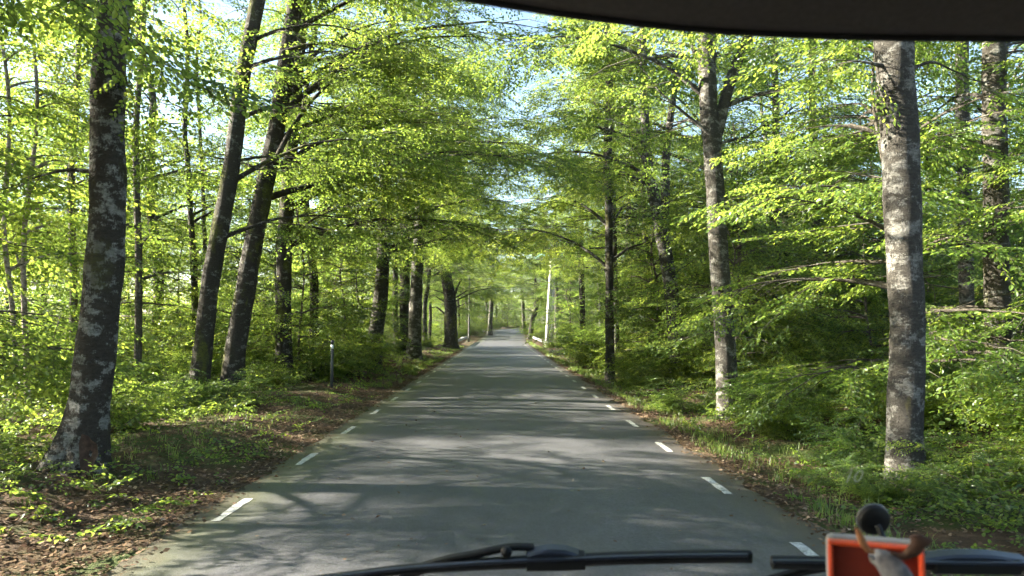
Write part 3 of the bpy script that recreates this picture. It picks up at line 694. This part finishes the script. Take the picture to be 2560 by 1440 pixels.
# young beeches fill the space below the crowns
def keep_young(lim):
    def k(x, y, r_):
        c = x - float(CX(y))
        if abs(c) < lim(y, c): return False
        if min((named_xy[:, 0] - x) ** 2 + (named_xy[:, 1] - y) ** 2) < 1.0: return False
        if hides_named(x, y, .95 if y < 30 else .4, 4): return False
        if c < 0 and GAP(y) and x > -16: return False
        return in_sight(x, y, 2.2, 6) and (y > 30 or abs(c) < 26)
    return k
yl = keep_young(lambda y, c: (9.0 if y < 14 else 8.2 if y < 26 else 6.6) if c < 0 else (6.9 if y < 15 else 5.7))
for side, xr, lab in ((-1, (-17.5, -6), "left"), (1, (6, 36), "right")):
    pts_ = scatter(82 if side > 0 else 29, xr, (7, 48), 1.35 if side > 0 else 2.0, 540 + side, yl) + scatter(58 if side > 0 else 26, xr, (48, 135), 2.3, 560 + side, yl)
    for i, (x, y) in enumerate(pts_):
        k = int(r.integers(3, 5)) if y < 17 else int(r.integers(0, 3))
        place(YOUNG, k, x, y, r.uniform(0, 6.28), r.uniform(.75, 1.2), f"young leafy beech in the undergrowth {lab} of the road", "young tree", f"young beeches {lab} of the road")
for i, (x, y) in enumerate(scatter(40, (-16, 14), (122, 172), 2.2, 570, lambda x, y, r_: abs(x - float(CX(y))) > 4.6 and not (x > CX(y) and y < 128))):
    place(YOUNG, int(r.integers(0, 3)), x, y, r.uniform(0, 6.28), r.uniform(.8, 1.3), "distant young beech in the wood beyond the far bend of the road", "young tree", "young beeches beyond the far bend")
# shrubs along the edge of the wood
def keep_shrub(x, y, r_):
    c = x - float(CX(y))
    if c < 0:
        if abs(c) < (6.6 if y < 12 else 5.9 if y < 30 else 5.4): return False
    elif abs(c) < (5.0 if y < 9 else 4.6): return False
    if min((named_xy[:, 0] - x) ** 2 + (named_xy[:, 1] - y) ** 2) < .5 ** 2: return False
    if y < 17 and hides_named(x, y, .35, 2): return False
    if c < 0 and y < 8: return False
    return in_sight(x, y, 1.2, 2)
for side, xr, lab in ((-1, (-17, -5), "left"), (1, (4.4, 17), "right")):
    pts_ = scatter(70 if side > 0 else 44, xr, (6.0, 34), .8, 580 + side, keep_shrub) + scatter(36, xr, (34, 130), 1.3, 600 + side, keep_shrub)
    for i, (x, y) in enumerate(pts_):
        k = int(r.integers(0, 2)) if y < 20 else int(r.integers(2, 4))
        sc_ = r.uniform(.6, 1.05) * (0.75 if abs(x - float(CX(y))) < 5.6 else 1)
        place(SHRUB, k, x, y, r.uniform(0, 6.28), sc_, f"low leafy beech shrub at the foot of the wood {lab} of the road", "shrub", f"shrubs {lab} of the road")
for i, (x, y) in enumerate(scatter(44, (-12, 14), (98, 168), 1.3, 620, lambda x, y, r_: abs(x - float(CX(y))) > 4.2)):
    place(SHRUB, int(r.integers(2, 4)), x, y, r.uniform(0, 6.28), r.uniform(.7, 1.3), "distant low shrub beside the far bend of the road", "shrub", "shrubs beside the far bend")
for x, y, q in ((4.75, 9.3, .34), (5.1, 8.95, .3), (5.75, 9.0, .4), (6.2, 9.4, .5), (5.45, 9.15, .26), (4.6, 10.2, .4)):
    place(SHRUB, int(r.integers(0, 2)), x, y, r.uniform(0, 6.28), q, "small leafy sapling at the foot of the big grey beech", "shrub", "saplings at the foot of the big grey beech")
# the sunlit roadside shrub
b = place(SHRUB, 2, 4.9, 40.5, 1.1, 1.35, "tall bright sunlit shrub left of the slim roadside beech", "shrub", None)
place(SHRUB, 3, 6.2, 38.5, 2.1, 1.7, "broad sunlit shrub close behind the slim roadside beech", "shrub", None)
for o in FOREST + BROAD + HIGH + YOUNG + SHRUB:      # a kind that found no place is not kept
    if id(o) not in used:
        for ch in list(o.children): bpy.data.objects.remove(ch)
        bpy.data.objects.remove(o)
CLUMP = 0.3
# two beeches just outside the frame whose branches hang into its upper left corner
t0 = grow_tree("beech_tree", [(-7.6, 3.6, .1), (-7.5, 3.6, 4), (-7.3, 3.8, 9), (-7.2, 4, 15)], [.24, .2, .16, .03], 401, S=vis(10.5, FINE, COARSE), h0=4.0, n=32, lmax=6.6, bias=(1.3, .8), droop=.14)
tag(t0, "near beech whose drooping branches hang into the upper left corner", "tree")

# ---------------------------------------------------------------- far wood: one mass of foliage behind everything
def far_wood():
    g = Geo(); r = np.random.default_rng(9); items = []
    def blob(x, y, w_, h, n, s):
        z0 = float(gz(x, y))
        for _ in range(n):
            items.append((COARSE, x + r.normal(0, w_), y + r.normal(0, w_), z0 + r.uniform(0, 1) ** .9 * h, r.uniform(0, 6.28), R(r.normal(-5, 14)), R(r.normal(0, 18)), s * r.uniform(.8, 1.4), .5 + r.normal(0, .12)))
    for _ in range(120):
        sd = -1 if r.random() < .5 else 1
        y = r.uniform(25, 190); x = sd * r.uniform(48, 62) * (1 + .1 * r.random()); blob(x, y, 2.6, r.uniform(5, 8) if sd < 0 else r.uniform(7, 16), 40 if sd < 0 else 60, 1.7)
    for _ in range(70):
        x = r.uniform(-70, 75); y = r.uniform(186, 215)
        blob(x, y, 2.8, r.uniform(7, 19), 70, 1.9)
    put_sprays(g, items, 9)
    o = g.build("far_wood", [LEAF_FAR, TWIG]); o["kind"] = "stuff"
    tag(o, "far wood of green foliage behind the nearer trees", "wood")
far_wood()

# ---------------------------------------------------------------- ground cover, leaf litter, grass
def ground_cover():
    g = Geo(); r = np.random.default_rng(21); items = []
    n = 0
    while n < 5200:
        y = 3.5 + 40 * r.random() ** 1.6; sd = -1 if r.random() < .5 else 1
        x = sd * (3.6 + 12 * r.random() ** 1.2)
        if not in_sight(x, y, .5, .3): continue
        m = math.sin(x * 1.3 + 1.1 * math.sin(y * .8)) + math.sin(y * 1.1 - x * .5)
        a = abs(x)
        lim = (4.6 if y < 9 else 5.4) if sd < 0 else 4.7
        if a < lim and r.random() > .2: continue
        if m < -.5 and r.random() > .25: continue
        items.append((LOW, x, y, float(gz(x, y)) + r.uniform(.02, .3 if a > 5 else .14), r.uniform(0, 6.28), R(r.normal(12, 16)), R(r.normal(0, 18)), r.uniform(.6, 1.25), .5 + r.normal(0, .16))); n += 1
    put_sprays(g, items, 21)
    o = g.build("ground_cover", [LEAF, TWIG]); o["kind"] = "stuff"
    tag(o, "low leafy ground cover on the verges and forest floor", "ground cover")
ground_cover()

def litter():
    g = Geo(); r = np.random.default_rng(31); n = 60000
    y = 3 + 60 * r.random(n) ** 1.9; sd = np.where(r.random(n) < .62, -1, 1)
    off = np.abs(r.normal(0, 1, n)) * np.where(sd < 0, 1.5, 1.2)
    x = sd * (np.where(r.random(n) < .10, 2.9, 3.12) + off) + CX(y)
    x[:420] = CX(y[:420]) + r.uniform(-3.1, 3.1, 420) * r.uniform(.3, 1, 420) ** .5      # a few blown onto the asphalt
    keep = (np.sin(x * 1.9 + y * .6) + np.sin(y * 1.3 - x) > -1.2) | (r.random(n) < .4)
    x, y = x[keep], y[keep]; n = len(x)
    onroad = np.abs(x - CX(y)) < 3.25
    z = np.where(onroad, RZ(y) + .012 + .035 * (1 - ((x - CX(y)) / 3.2) ** 2).clip(0), gz(x, y) + r.uniform(.005, .05, n))
    a = r.uniform(0, 6.28, n)
    d = np.stack([np.cos(a), np.sin(a), r.normal(0, .2, n)], -1)
    nr = np.array([0, 0, 1.0]) + r.normal(0, .32, (n, 3))
    v, f = leaf_block(np.stack([x, y, z], -1), d, nr, r.uniform(.03, .075, n), False)
    g.add(v, f, 0, r.normal(.45, .2, n))
    o = g.build("leaf_litter", [LITTER]); o["kind"] = "stuff"
    tag(o, "brown dead beech leaves lying along the road edges", "leaf litter")
litter()

def grass():
    g = Geo(); r = np.random.default_rng(41); V = []; TN = []
    tufts = []
    for _ in range(620): tufts.append((3.4 + abs(r.normal(0, .75)), 4 + 40 * r.random() ** 1.5, 1.0))
    for _ in range(700): tufts.append((-3.45 - abs(r.normal(0, .9)), 24 + 50 * r.random(), .9))
    for _ in range(700): tufts.append((3.3 + abs(r.normal(0, .9)), 34 + 66 * r.random(), .9))
    for _ in range(160): tufts.append((-4.2 - abs(r.normal(0, 1.2)), 4 + 16 * r.random(), .7))
    for (x, y, s) in tufts:
        x = x + float(CX(y)) + .0
        if math.sin(y * 1.7 + x * 2) + math.sin(y * .63) < -.6 and r.random() < .8: continue
        z = float(gz(x, y)) - .01; tn = .5 + r.normal(0, .16)
        for _b in range(int(r.integers(9, 18)) if y < 40 else 8):
            a = r.uniform(0, 6.28); h = r.uniform(.06, .21) * s; ln = r.uniform(.15, .8) * h; wd = r.uniform(.003, .0065) * (1 if y < 25 else 2)
            p = np.array([x + r.normal(0, .05), y + r.normal(0, .05), z]); d = np.array([math.cos(a), math.sin(a), 0]); sd = np.array([-d[1], d[0], 0]) * wd
            m_ = p + d * ln * .35 + (0, 0, h * .62); t_ = p + d * ln + (0, 0, h * .95)
            V += [p - sd, p + sd, m_ + sd * .8, m_ - sd * .8, t_ + sd * .1, t_ - sd * .1]; TN += [tn, tn]
    k = len(V) // 6; b = np.arange(k)[:, None] * 6
    g.add(V, np.concatenate([b + [[0, 1, 2, 3]], b + [[3, 2, 4, 5]]], 1).reshape(-1, 4), 0, TN)
    o = g.build("verge_grass", [GRASS]); o["kind"] = "stuff"
    tag(o, "grass tufts growing along both verges of the road", "grass")
grass()

# ---------------------------------------------------------------- street furniture
def bm_obj(name, bm, m, parent=None, smooth=False, bevel=0.0):
    me = bpy.data.meshes.new(name); bm.normal_update(); bm.to_mesh(me); bm.free(); me.materials.append(m)
    if smooth:
        for p in me.polygons: p.use_smooth = True
    o = link(name, me, parent)
    if bevel:
        b = o.modifiers.new("bevel", 'BEVEL'); b.width = bevel; b.segments = 2; b.limit_method = 'ANGLE'; b.angle_limit = R(35)
    return o

def bm_box(bm, c, s, rot=None):
    res = bmesh.ops.create_cube(bm, size=1.0)
    M = Matrix.Translation(c) @ (rot.to_4x4() if rot else Matrix()) @ Matrix.Diagonal((*s, 1))
    bmesh.ops.transform(bm, matrix=M, verts=res['verts'])
def bm_cyl(bm, a, b, r1, r2=None, seg=14):
    a, b = Vector(a), Vector(b); d = b - a
    res = bmesh.ops.create_cone(bm, cap_ends=True, segments=seg, radius1=r1, radius2=r1 if r2 is None else r2, depth=d.length)
    M = Matrix.Translation((a + b) / 2) @ d.to_track_quat('Z', 'Y').to_matrix().to_4x4()
    bmesh.ops.transform(bm, matrix=M, verts=res['verts'])

GREY_POST = plain("weathered_post", (0.035, 0.04, 0.04), .6)
WHITE_P = plain("white_reflector", (0.7, 0.71, 0.72), .35)
BLACK_P = plain("black_plastic", (0.012, 0.012, 0.013), .5)
STEEL = plain("galvanised_steel", (0.22, 0.225, 0.225), .55, .5, var=.25)
WOODP = plain("grey_timber", (0.42, 0.39, 0.36), .85, var=.35, scale=9)
WOODD = plain("brown_timber", (0.20, 0.14, 0.09), .85, var=.35, scale=9)

def marker_post():
    b = P(829, 985, 21.5); b.z = float(gz(b.x, b.y)); r_ = empty("marker_post", b)
    tag(r_, "dark roadside marker post with a white band in the leaves left of the road", "marker post")
    bm = bmesh.new(); bm_cyl(bm, (0, 0, -.2), (0, 0, 1.12), .043, .042, 16); bm_obj("post", bm, GREY_POST, r_, True)
    bm = bmesh.new(); bm_cyl(bm, (0, 0, 1.12), (0, 0, 1.24), .044, .044, 16); bm_obj("reflector_band", bm, WHITE_P, r_, True)
    bm = bmesh.new(); bm_cyl(bm, (0, 0, 1.24), (0, 0, 1.36), .043, .043, 16); bm_cyl(bm, (0, 0, 1.36), (0, 0, 1.375), .043, .03, 16); bm_obj("cap", bm, BLACK_P, r_, True)
marker_post()

GLASS_I = plain("green_glass_insulator", (0.25, 0.62, 0.60), .15)
def utility_pole():
    Y = 82; b = P(1372, 862, Y); b.z = float(gz(b.x, b.y)); top = P(1383, 640, Y) - b
    r_ = empty("utility_pole", b)
    tag(r_, "pale sunlit double utility pole with a crossarm behind the right guardrail", "utility pole")
    for dx, rad in ((-.22, .23), (.22, .21)):
        g = Geo(); tube(g, smooth_path([Vector((dx * 1.2, 0, -.3)), top * .5 + Vector((dx, .05, 0)), top + Vector((dx * .75, 0, -.15))], 14), [rad, rad * .72], 14)
        g.add([(top.x + dx * .75 + rad * .72 * math.cos(a), top.y + rad * .72 * math.sin(a), top.z - .15) for a in (0, 1.57, 3.14, 4.71)], [[0, 1, 2, 3]])
        g.build("pole", [WOODP], r_)
    bm = bmesh.new(); bm_box(bm, top + Vector((0, -.02, -.12)), (2.2, .1, .12)); bm_box(bm, top + Vector((0, -.02, .2)), (1.1, .09, .1)); arm = bm_obj("crossarm", bm, WOODD, r_, bevel=.01)
    for dx in (-1.0, -.5, .0, .5, 1.0):
        bm = bmesh.new(); q = top + Vector((dx, -.02, -.05))
        bm_cyl(bm, q, q + Vector((0, 0, .08)), .02); bm_cyl(bm, q + Vector((0, 0, .08)), q + Vector((0, 0, .16)), .06, .05); bm_cyl(bm, q + Vector((0, 0, .16)), q + Vector((0, 0, .24)), .045, .03)
        bm_obj("insulator", bm, GLASS_I, arm, True)
    for k, (dx, e) in enumerate(((-1.0, -2.0), (1.0, 2.0), (-.4, -1.7))):
        g = Geo(); a = top + Vector((dx, -.02, .2)); z = top + Vector((e, .5, -.25 + .1 * k))
        tube(g, smooth_path([a, (a + z) * .5 + Vector((0, 0, .22)), z], 10), [.012, .012], 5); g.build("wire", [GLASS_I], r_)
    bm = bmesh.new(); bm_box(bm, top + Vector((-.08, -.2, -.5)), (.34, .22, .4)); bm_obj("terminal_box", bm, STEEL, r_, bevel=.02)
utility_pole()

def thin_pole():
    Y = 92; b = P(1172, 850, Y); b.z = float(gz(b.x, b.y)); h = P(1170, 690, Y).z - b.z
    r_ = empty("telephone_pole", b); tag(r_, "slim pale sunlit pole behind the left guardrail", "pole")
    g = Geo(); tube(g, np.linspace((0, 0, -.3), (.05, 0, h), 12), [.12, .085], 14); g.build("pole", [BARK_PALE], r_)
    bm = bmesh.new(); bm_cyl(bm, (.05, 0, h), (.05, 0, h + .1), .13, .02); bm_obj("cap", bm, STEEL, r_, True)
thin_pole()

def guardrail(side, label):
    ys_ = np.arange(76, 96.1, 2.0); c = side * 4.25
    r_ = empty("guardrail", (c, 76, float(gz(c, 76)))); tag(r_, label, "guardrail")
    o = np.array(r_.location)
    prof = [(-.0, .15), (.05, .11), (.05, .05), (0, .0), (.05, -.05), (.05, -.11), (0, -.15)]
    g = Geo(); V = []
    yy = np.linspace(75, 97, 34)
    for y in yy:
        end = max(0, (77 - y) / 2, (y - 95) / 2)
        for (a, z) in prof:
            V.append((c - side * a + side * .9 * end ** 2, y, float(RZ(y)) + .58 - .2 * end + z))
    k = len(prof); i = (np.arange(len(yy) - 1)[:, None] * k + np.arange(k - 1)[None]).ravel()
    g.add(V, np.stack([i, i + 1, i + k + 1, i + k], -1)); rail = g.build("rail", [STEEL], r_, (0,), o)
    so = rail.modifiers.new("thick", 'SOLIDIFY'); so.thickness = .006
    for y in ys_:
        bm = bmesh.new(); bm_box(bm, Vector((c + side * .09, y, float(RZ(y)) + .22)) - Vector(o), (.12, .12, 1.0)); bm_obj("post", bm, WOODD, r_, bevel=.01)
guardrail(-1, "low steel guardrail over the stream left of the road")
guardrail(1, "low steel guardrail over the stream right of the road")

# ---------------------------------------------------------------- the air of the wood
def haze():
    bm = bmesh.new(); bm_box(bm, Vector((0, 220, 10.5)), (900, 620, 32))
    m = bpy.data.materials.new("forest_air"); m.use_nodes = True; n = m.node_tree.nodes; n.clear()
    out = n.new("ShaderNodeOutputMaterial"); v = n.new("ShaderNodeVolumePrincipled")
    v.inputs["Color"].default_value = (.86, .92, 1, 1); v.inputs["Density"].default_value = .00016; v.inputs["Anisotropy"].default_value = .35
    m.node_tree.links.new(v.outputs[0], out.inputs["Volume"])
    o = bm_obj("haze", bm, m); o["kind"] = "stuff"
haze()

# ---------------------------------------------------------------- the motorhome cab
RUBBER = plain("black_rubber", (0.006, 0.007, 0.008), .6, spec=.25)
BLUISH = plain("grey_blue_plastic", (0.018, 0.024, 0.038), .38)
LINING = plain("dark_grey_lining", (0.07, 0.066, 0.06), .85, var=.12, scale=160, bump=.3)
DASH = plain("dashboard_plastic", (0.02, 0.02, 0.02), .7)
m_, n_, l_, o_ = mat("clear_glass"); t_ = n_.new("ShaderNodeBsdfTransparent"); t_.inputs[0].default_value = (0.985, 0.99, 0.985, 1); l_.new(t_.outputs[0], o_.inputs[0]); GLASS = m_

cab = empty("motorhome_cab", (0, 0, 1.2)); tag(cab, "dark motorhome cab around the camera with windscreen, roof lining and wipers", "vehicle")
CO = np.array(cab.location)
def cab_part(g, name, m, parent=cab, smooth=(0,)): return g.build(name, [m], parent, smooth, CO)
def sweep(g, pts, hw, hh, n=24, tone=.5, up=Vector((0, -.28, .96))):
    """A bar of rounded rectangular section along a path; hw across the glass, hh along up."""
    p = smooth_path(pts, n); t = np.gradient(p, axis=0); t /= np.linalg.norm(t, axis=1)[:, None]
    u = np.array(up); s = np.cross(t, u); s /= np.linalg.norm(s, axis=1)[:, None]; u2 = np.cross(s, t)
    hw = np.interp(np.linspace(0, 1, n), np.linspace(0, 1, len(hw)), hw)[:, None]; hh = np.interp(np.linspace(0, 1, n), np.linspace(0, 1, len(hh)), hh)[:, None]
    sec = [(-1, -.6), (-.6, -1), (.6, -1), (1, -.6), (1, .6), (.6, 1), (-.6, 1), (-1, .6)]
    V = np.stack([p + s * hw * a + u2 * hh * b for a, b in sec], 1); k = 8
    i = np.arange(n - 1)[:, None] * k; j = np.arange(k)[None]; q = (j + 1) % k
    g.add(V.reshape(-1, 3), np.stack([i + j, i + q, i + k + q, i + k + j], -1).reshape(-1, 4))
    for e in (0, n - 1):
        g.add(V[e], [[0, 1, 2, 3], [0, 3, 4, 7], [7, 4, 5, 6]])

gz_y = lambda z: 1.0 - (z - 1.62) * (0.22 / 0.74)          # the windscreen leans back
bm = bmesh.new()
vs = [bm.verts.new((x, gz_y(z) + d, z)) for d in (0, .006) for z in (1.60, 2.50) for x in (-1.05, 1.05)]
for q in ((0, 1, 3, 2), (4, 6, 7, 5), (0, 4, 5, 1), (2, 3, 7, 6), (0, 2, 6, 4), (1, 5, 7, 3)): bm.faces.new([vs[k] for k in q])
bmesh.ops.translate(bm, verts=bm.verts, vec=-Vector(CO)); bm_obj("windscreen", bm, GLASS, cab)
# roof lining with its curved front edge
edge = [(-1290, -780), (-900, -620), (200, -260), (800, -95), (1080, -28), (1215, -4), (1350, 19), (1500, 39), (1650, 57), (1800, 70), (2000, 80), (2200, 86), (2560, 90), (2850, 91), (3300, 91), (3780, 91)]
E = smooth_path([P(a, b, .76) for a, b in edge], 48)
g = Geo()
rows = [E + (0, .02, .05), E, E + (0, -.012, .004), E + (0, -.10, .045), E * (1, 0, 1) + (0, .35, .22), E * (1, 0, 0) + (0, -.3, 2.62), E * (1, 0, 0) + (0, -1.5, 2.66), E * (1, 0, 0) + (0, -1.5, 2.72), E * (1, 0, 0) + (0, .3, 2.72), E + (0, .02, .05)]
V = np.stack(rows, 0); k = len(E); i = (np.arange(len(rows) - 1)[:, None] * k + np.arange(k - 1)[None]).ravel()
g.add(V.reshape(-1, 3), np.stack([i, i + 1, i + k + 1, i + k], -1)); cab_part(g, "roof_lining", LINING)
g = Geo(); tube(g, E + (0, .004, -.001), [.0042, .0042], 10); cab_part(g, "windscreen_seal", RUBBER)
bm = bmesh.new(); bm_box(bm, Vector((0, .68, 1.60)) - Vector(CO), (2.0, .50, .13)); bm_obj("dashboard", bm, DASH, cab, bevel=.03)
bm = bmesh.new(); bm_box(bm, Vector((0, -1.35, 1.75)) - Vector(CO), (2.0, .06, 1.75)); bm_obj("rear_shade_panel", bm, LINING, cab, bevel=.02)  # unseen back wall, added to darken the inside of the cab
for sx in (-1.06, 1.06):
    bm = bmesh.new(); bm_box(bm, Vector((sx, -.45, 2.42)) - Vector(CO), (.05, 1.9, .56)); bm_box(bm, Vector((sx, -.3, 1.32)) - Vector(CO), (.05, 2.1, .62)); bm_obj("side_shade_panel", bm, LINING, cab, bevel=.01)  # unseen side panels, added to keep direct sun off the dashboard things

def wiper(pp, arm, conn, knob=None, Y=1.01, bl=(.0078,)):
    g = Geo(); sweep(g, [P(a, b, Y) for a, b in pp], [.007], bl, 30); w_ = cab_part(g, "wiper", RUBBER)
    g = Geo(); sweep(g, [P(a, b - 3, Y - .012) for a, b in pp[:-1]] + [P(pp[-1][0] - 8, pp[-1][1] - 3, Y - .012)], [.003], [.0022], 30); g.build("blade_strip", [BLUISH], w_, (), CO)
    g = Geo(); sweep(g, [P(a, b, Y + .006) for a, b in arm[0]], [.006], [q / F for q in arm[1]], 20); g.build("wiper_arm", [RUBBER], w_, (), CO)
    g = Geo(); sweep(g, [P(a, b, Y + .001) for a, b in conn[0]], [.011], [q / F for q in conn[1]], 16); g.build("connector", [BLUISH], w_, (), CO)
    g = Geo(); sweep(g, [P(a, b, Y - .002) for a, b in conn[2]], [.012], [q / F for q in conn[3]], 10); g.build("connector_block", [RUBBER], w_, (), CO)
    if knob:
        bm = bmesh.new(); bmesh.ops.create_uvsphere(bm, u_segments=16, v_segments=10, radius=.0075)
        bmesh.ops.translate(bm, verts=bm.verts, vec=P(*knob, Y - .002) - Vector(CO)); bm_obj("pivot_knob", bm, RUBBER, w_, True)
wiper([(740, 1456), (865, 1441), (980, 1427), (1100, 1417), (1230, 1409), (1390, 1402), (1600, 1394), (1780, 1391), (1877, 1391)],
      ([(1000, 1440), (1110, 1405), (1190, 1386), (1240, 1374), (1285, 1367), (1335, 1368)], [9, 14, 12, 8, 7, 7]),
      ([(1318, 1385), (1345, 1380), (1400, 1379), (1462, 1388)], [6, 13, 13, 5], [(1316, 1404), (1390, 1403), (1461, 1400)], [19, 19, 19]), (1266, 1380), bl=(.004, .0055, .0075, .0078, .0078))
wiper([(1930, 1406), (2070, 1407), (2300, 1409), (2560, 1412), (2760, 1418)],
      ([(1900, 1456), (1970, 1437), (2060, 1418), (2200, 1402), (2330, 1390)], [7, 9, 10, 10, 10]),
      ([(2300, 1396), (2350, 1390), (2450, 1389), (2560, 1398)], [5, 10, 10, 5], [(2330, 1411), (2430, 1412), (2540, 1413)], [19, 19, 19]))

# faint reflection of figures in the glass, painted as a pale see-through decal
m_, n_, l_, o_ = mat("painted_reflection"); d_ = n_.new("ShaderNodeBsdfDiffuse"); d_.inputs[0].default_value = (.75, .8, .75, 1); t_ = n_.new("ShaderNodeBsdfTransparent"); x_ = n_.new("ShaderNodeMixShader"); x_.inputs[0].default_value = .4
l_.new(t_.outputs[0], x_.inputs[1]); l_.new(d_.outputs[0], x_.inputs[2]); l_.new(x_.outputs[0], o_.inputs[0]); REFLECT_PAINT = m_
q = P(2106, 1205, 0.93); q.y = gz_y(q.z) - .0015; q = P(2106, 1205, q.y)
fc = bpy.data.curves.new("reflected_figures", 'FONT'); fc.body = "10"; fc.size = .0245; fc.shear = .25; fc.space_character = .95; fc.materials.append(REFLECT_PAINT)
tmp = bpy.data.objects.new("reflected_figures", fc); COL.objects.link(tmp); me = bpy.data.meshes.new_from_object(tmp.evaluated_get(bpy.context.evaluated_depsgraph_get())); bpy.data.objects.remove(tmp)
fo = link("reflected_figures", me, cab); fo.location = q - Vector(CO); fo.rotation_euler = (R(90) + math.atan(.22 / .74), 0, 0)

# ---- things on the dashboard
ORANGE = plain("orange_plastic", (0.55, 0.065, 0.02), .4, var=.05)
SHELL = plain("white_plastic", (0.26, 0.27, 0.29), .35, var=.04)
SHADED_RED = plain("shaded_red_inside", (0.17, 0.013, 0.002), .6)  # red darkened to put the cab's shade into the recess colour
def box_thing():
    Y = .70; a = P(2078, 1347, Y); w_ = 215 / F * Y; h = a.z - 1.667
    o = Vector((a.x + w_ / 2, Y, 1.667)); r_ = empty("orange_box", o, R(-19)); tag(r_, "small orange box with a white shell standing on the dashboard", "box")
    bm = bmesh.new(); bm_box(bm, (0, .009, h / 2), (w_ + .002, .012, h)); bm_obj("shell", bm, SHELL, r_, bevel=.006)
    t = .0043; f = -.0035
    bm = bmesh.new()
    for c, s in (((0, f, h - t / 2 - .003), (w_, .012, t)), ((0, f, t / 2), (w_, .012, t)), ((-w_ / 2 + t / 2, f, h / 2 - .0015), (t, .012, h - 2 * t - .003)), ((w_ / 2 - t / 2, f, h / 2 - .0015), (t, .012, h - 2 * t - .003))): bm_box(bm, c, s)
    bm_obj("front_frame", bm, ORANGE, r_, bevel=.0025)
    bm = bmesh.new(); bm_box(bm, (0, .0025, h / 2), (w_ - 2 * t, .003, h - 2 * t)); bm_obj("recess", bm, SHADED_RED, r_)
box_thing()

def suction():
    c = P(2187, 1302, .905); r_ = empty("suction_cup", c); tag(r_, "round black suction cup stuck to the windscreen above the orange box", "suction cup")
    rot = Vector((0, -.96, -.28)).to_track_quat('Z', 'Y').to_matrix()
    def lathe(name, prof, m):
        g = Geo(); n = 28; V = []
        for (rr, z) in prof:
            for a in np.linspace(0, 2 * np.pi, n, endpoint=False): V.append(rot @ Vector((rr * math.cos(a), rr * math.sin(a), z)))
        i = np.arange(len(prof) - 1)[:, None] * n; j = np.arange(n)[None]; k = (j + 1) % n
        g.add([tuple(v) for v in V], np.stack([i + j, i + k, i + n + k, i + n + j], -1).reshape(-1, 4)); g.build(name, [m], r_)
    lathe("cup", [(.0188, -.007), (.0188, 0), (.0175, .0025), (.006, .003), (.0001, .003)], RUBBER)
    lathe("rim", [(.0186, -.0075), (.0200, -.007), (.0200, -.005), (.0189, -.0045)], plain("pale_rim", (.09, .10, .10), .5))
    g = Geo(); q = [Vector((0, -.006, -.004)), Vector((.002, -.016, -.017)), Vector((.003, -.03, -.026))]; tube(g, smooth_path(q, 6), [.004, .004], 8); g.build("stalk", [RUBBER], r_)
suction()

FUR = plain("pale_grey_plush", (0.14, 0.14, 0.155), .95, var=.2, scale=220, bump=.8)
ANT_B = plain("brown_felt", (0.30, 0.13, 0.055), .9, var=.25, scale=150, bump=.5)
ANT_D = plain("dark_brown_felt", (0.055, 0.026, 0.016), .9, var=.25, scale=150, bump=.5)
def skin(name, verts, edges, radii, m, parent, sub=2):
    me = bpy.data.meshes.new(name); me.from_pydata([tuple(v) for v in verts], edges, []); me.materials.append(m)
    o = link(name, me, parent); sk = o.modifiers.new("skin", 'SKIN'); sk.use_smooth_shade = True
    me.skin_vertices or o.modifiers
    for k, rr in enumerate(radii):
        s = me.skin_vertices[0].data[k]; s.radius = (rr, rr) if isinstance(rr, float) else rr; s.use_root = k == 0
    u = o.modifiers.new("sub", 'SUBSURF'); u.levels = sub; u.render_levels = sub
    return o
def moose():
    Y = .635; k = Y / F; c = P(2215, 1440, Y); base = Vector((c.x + .002, Y, 1.667)); r_ = empty("toy_moose", base)
    tag(r_, "pale grey plush moose with brown antlers in front of the orange box", "toy moose")
    L = lambda a, b, dy=0: P(a, b, Y + dy) - base
    # trunk on the dashboard, neck, head turned to the road
    v = [L(2250, 1500), L(2252, 1462), L(2236, 1425, .006), L(2208, 1398, .012), L(2194, 1392, .026), L(2188, 1398, .036), L(2222, 1530), L(2282, 1530), L(2222, 1560), L(2286, 1560)]
    v[8].z = v[9].z = .006
    skin("body", v, [(0, 1), (1, 2), (2, 3), (3, 4), (4, 5), (0, 6), (0, 7), (6, 8), (7, 9)], [48 * k, 44 * k, 36 * k, 29 * k, 24 * k, 18 * k, 22 * k, 22 * k, 20 * k, 20 * k], FUR, r_)
    v = [L(2186, 1382, .008), L(2170, 1376, .008), L(2156, 1356, .006), L(2148, 1334, .004), L(2140, 1320, .003)]
    skin("antler", v, [(i, i + 1) for i in range(4)], [6 * k, 8 * k, 10 * k, 8 * k, 4 * k], ANT_B, r_)
    v = [L(2225, 1385, .008), L(2258, 1392, .006), L(2290, 1375, .003), L(2298, 1350, .002), L(2278, 1340, .002), L(2318, 1352, .002), L(2334, 1352, .0), L(2312, 1372, .0)]
    skin("antler", v, [(0, 1), (1, 2), (2, 3), (3, 4), (3, 5), (5, 6), (2, 7)], [6 * k, 9 * k, 19 * k, 17 * k, 9 * k, 13 * k, 4 * k, 12 * k], ANT_D, r_)
    for s, (a, b, a2, b2) in ((1, (2186, 1398, 2172, 1392)), (2, (2228, 1396, 2246, 1402))):
        skin("ear", [L(a, b, .008), L((a + a2) / 2, (b + b2) / 2 - 2, .007), L(a2, b2, .006)], [(0, 1), (1, 2)], [5 * k, 6 * k, 2 * k], FUR, r_, 1)
moose()
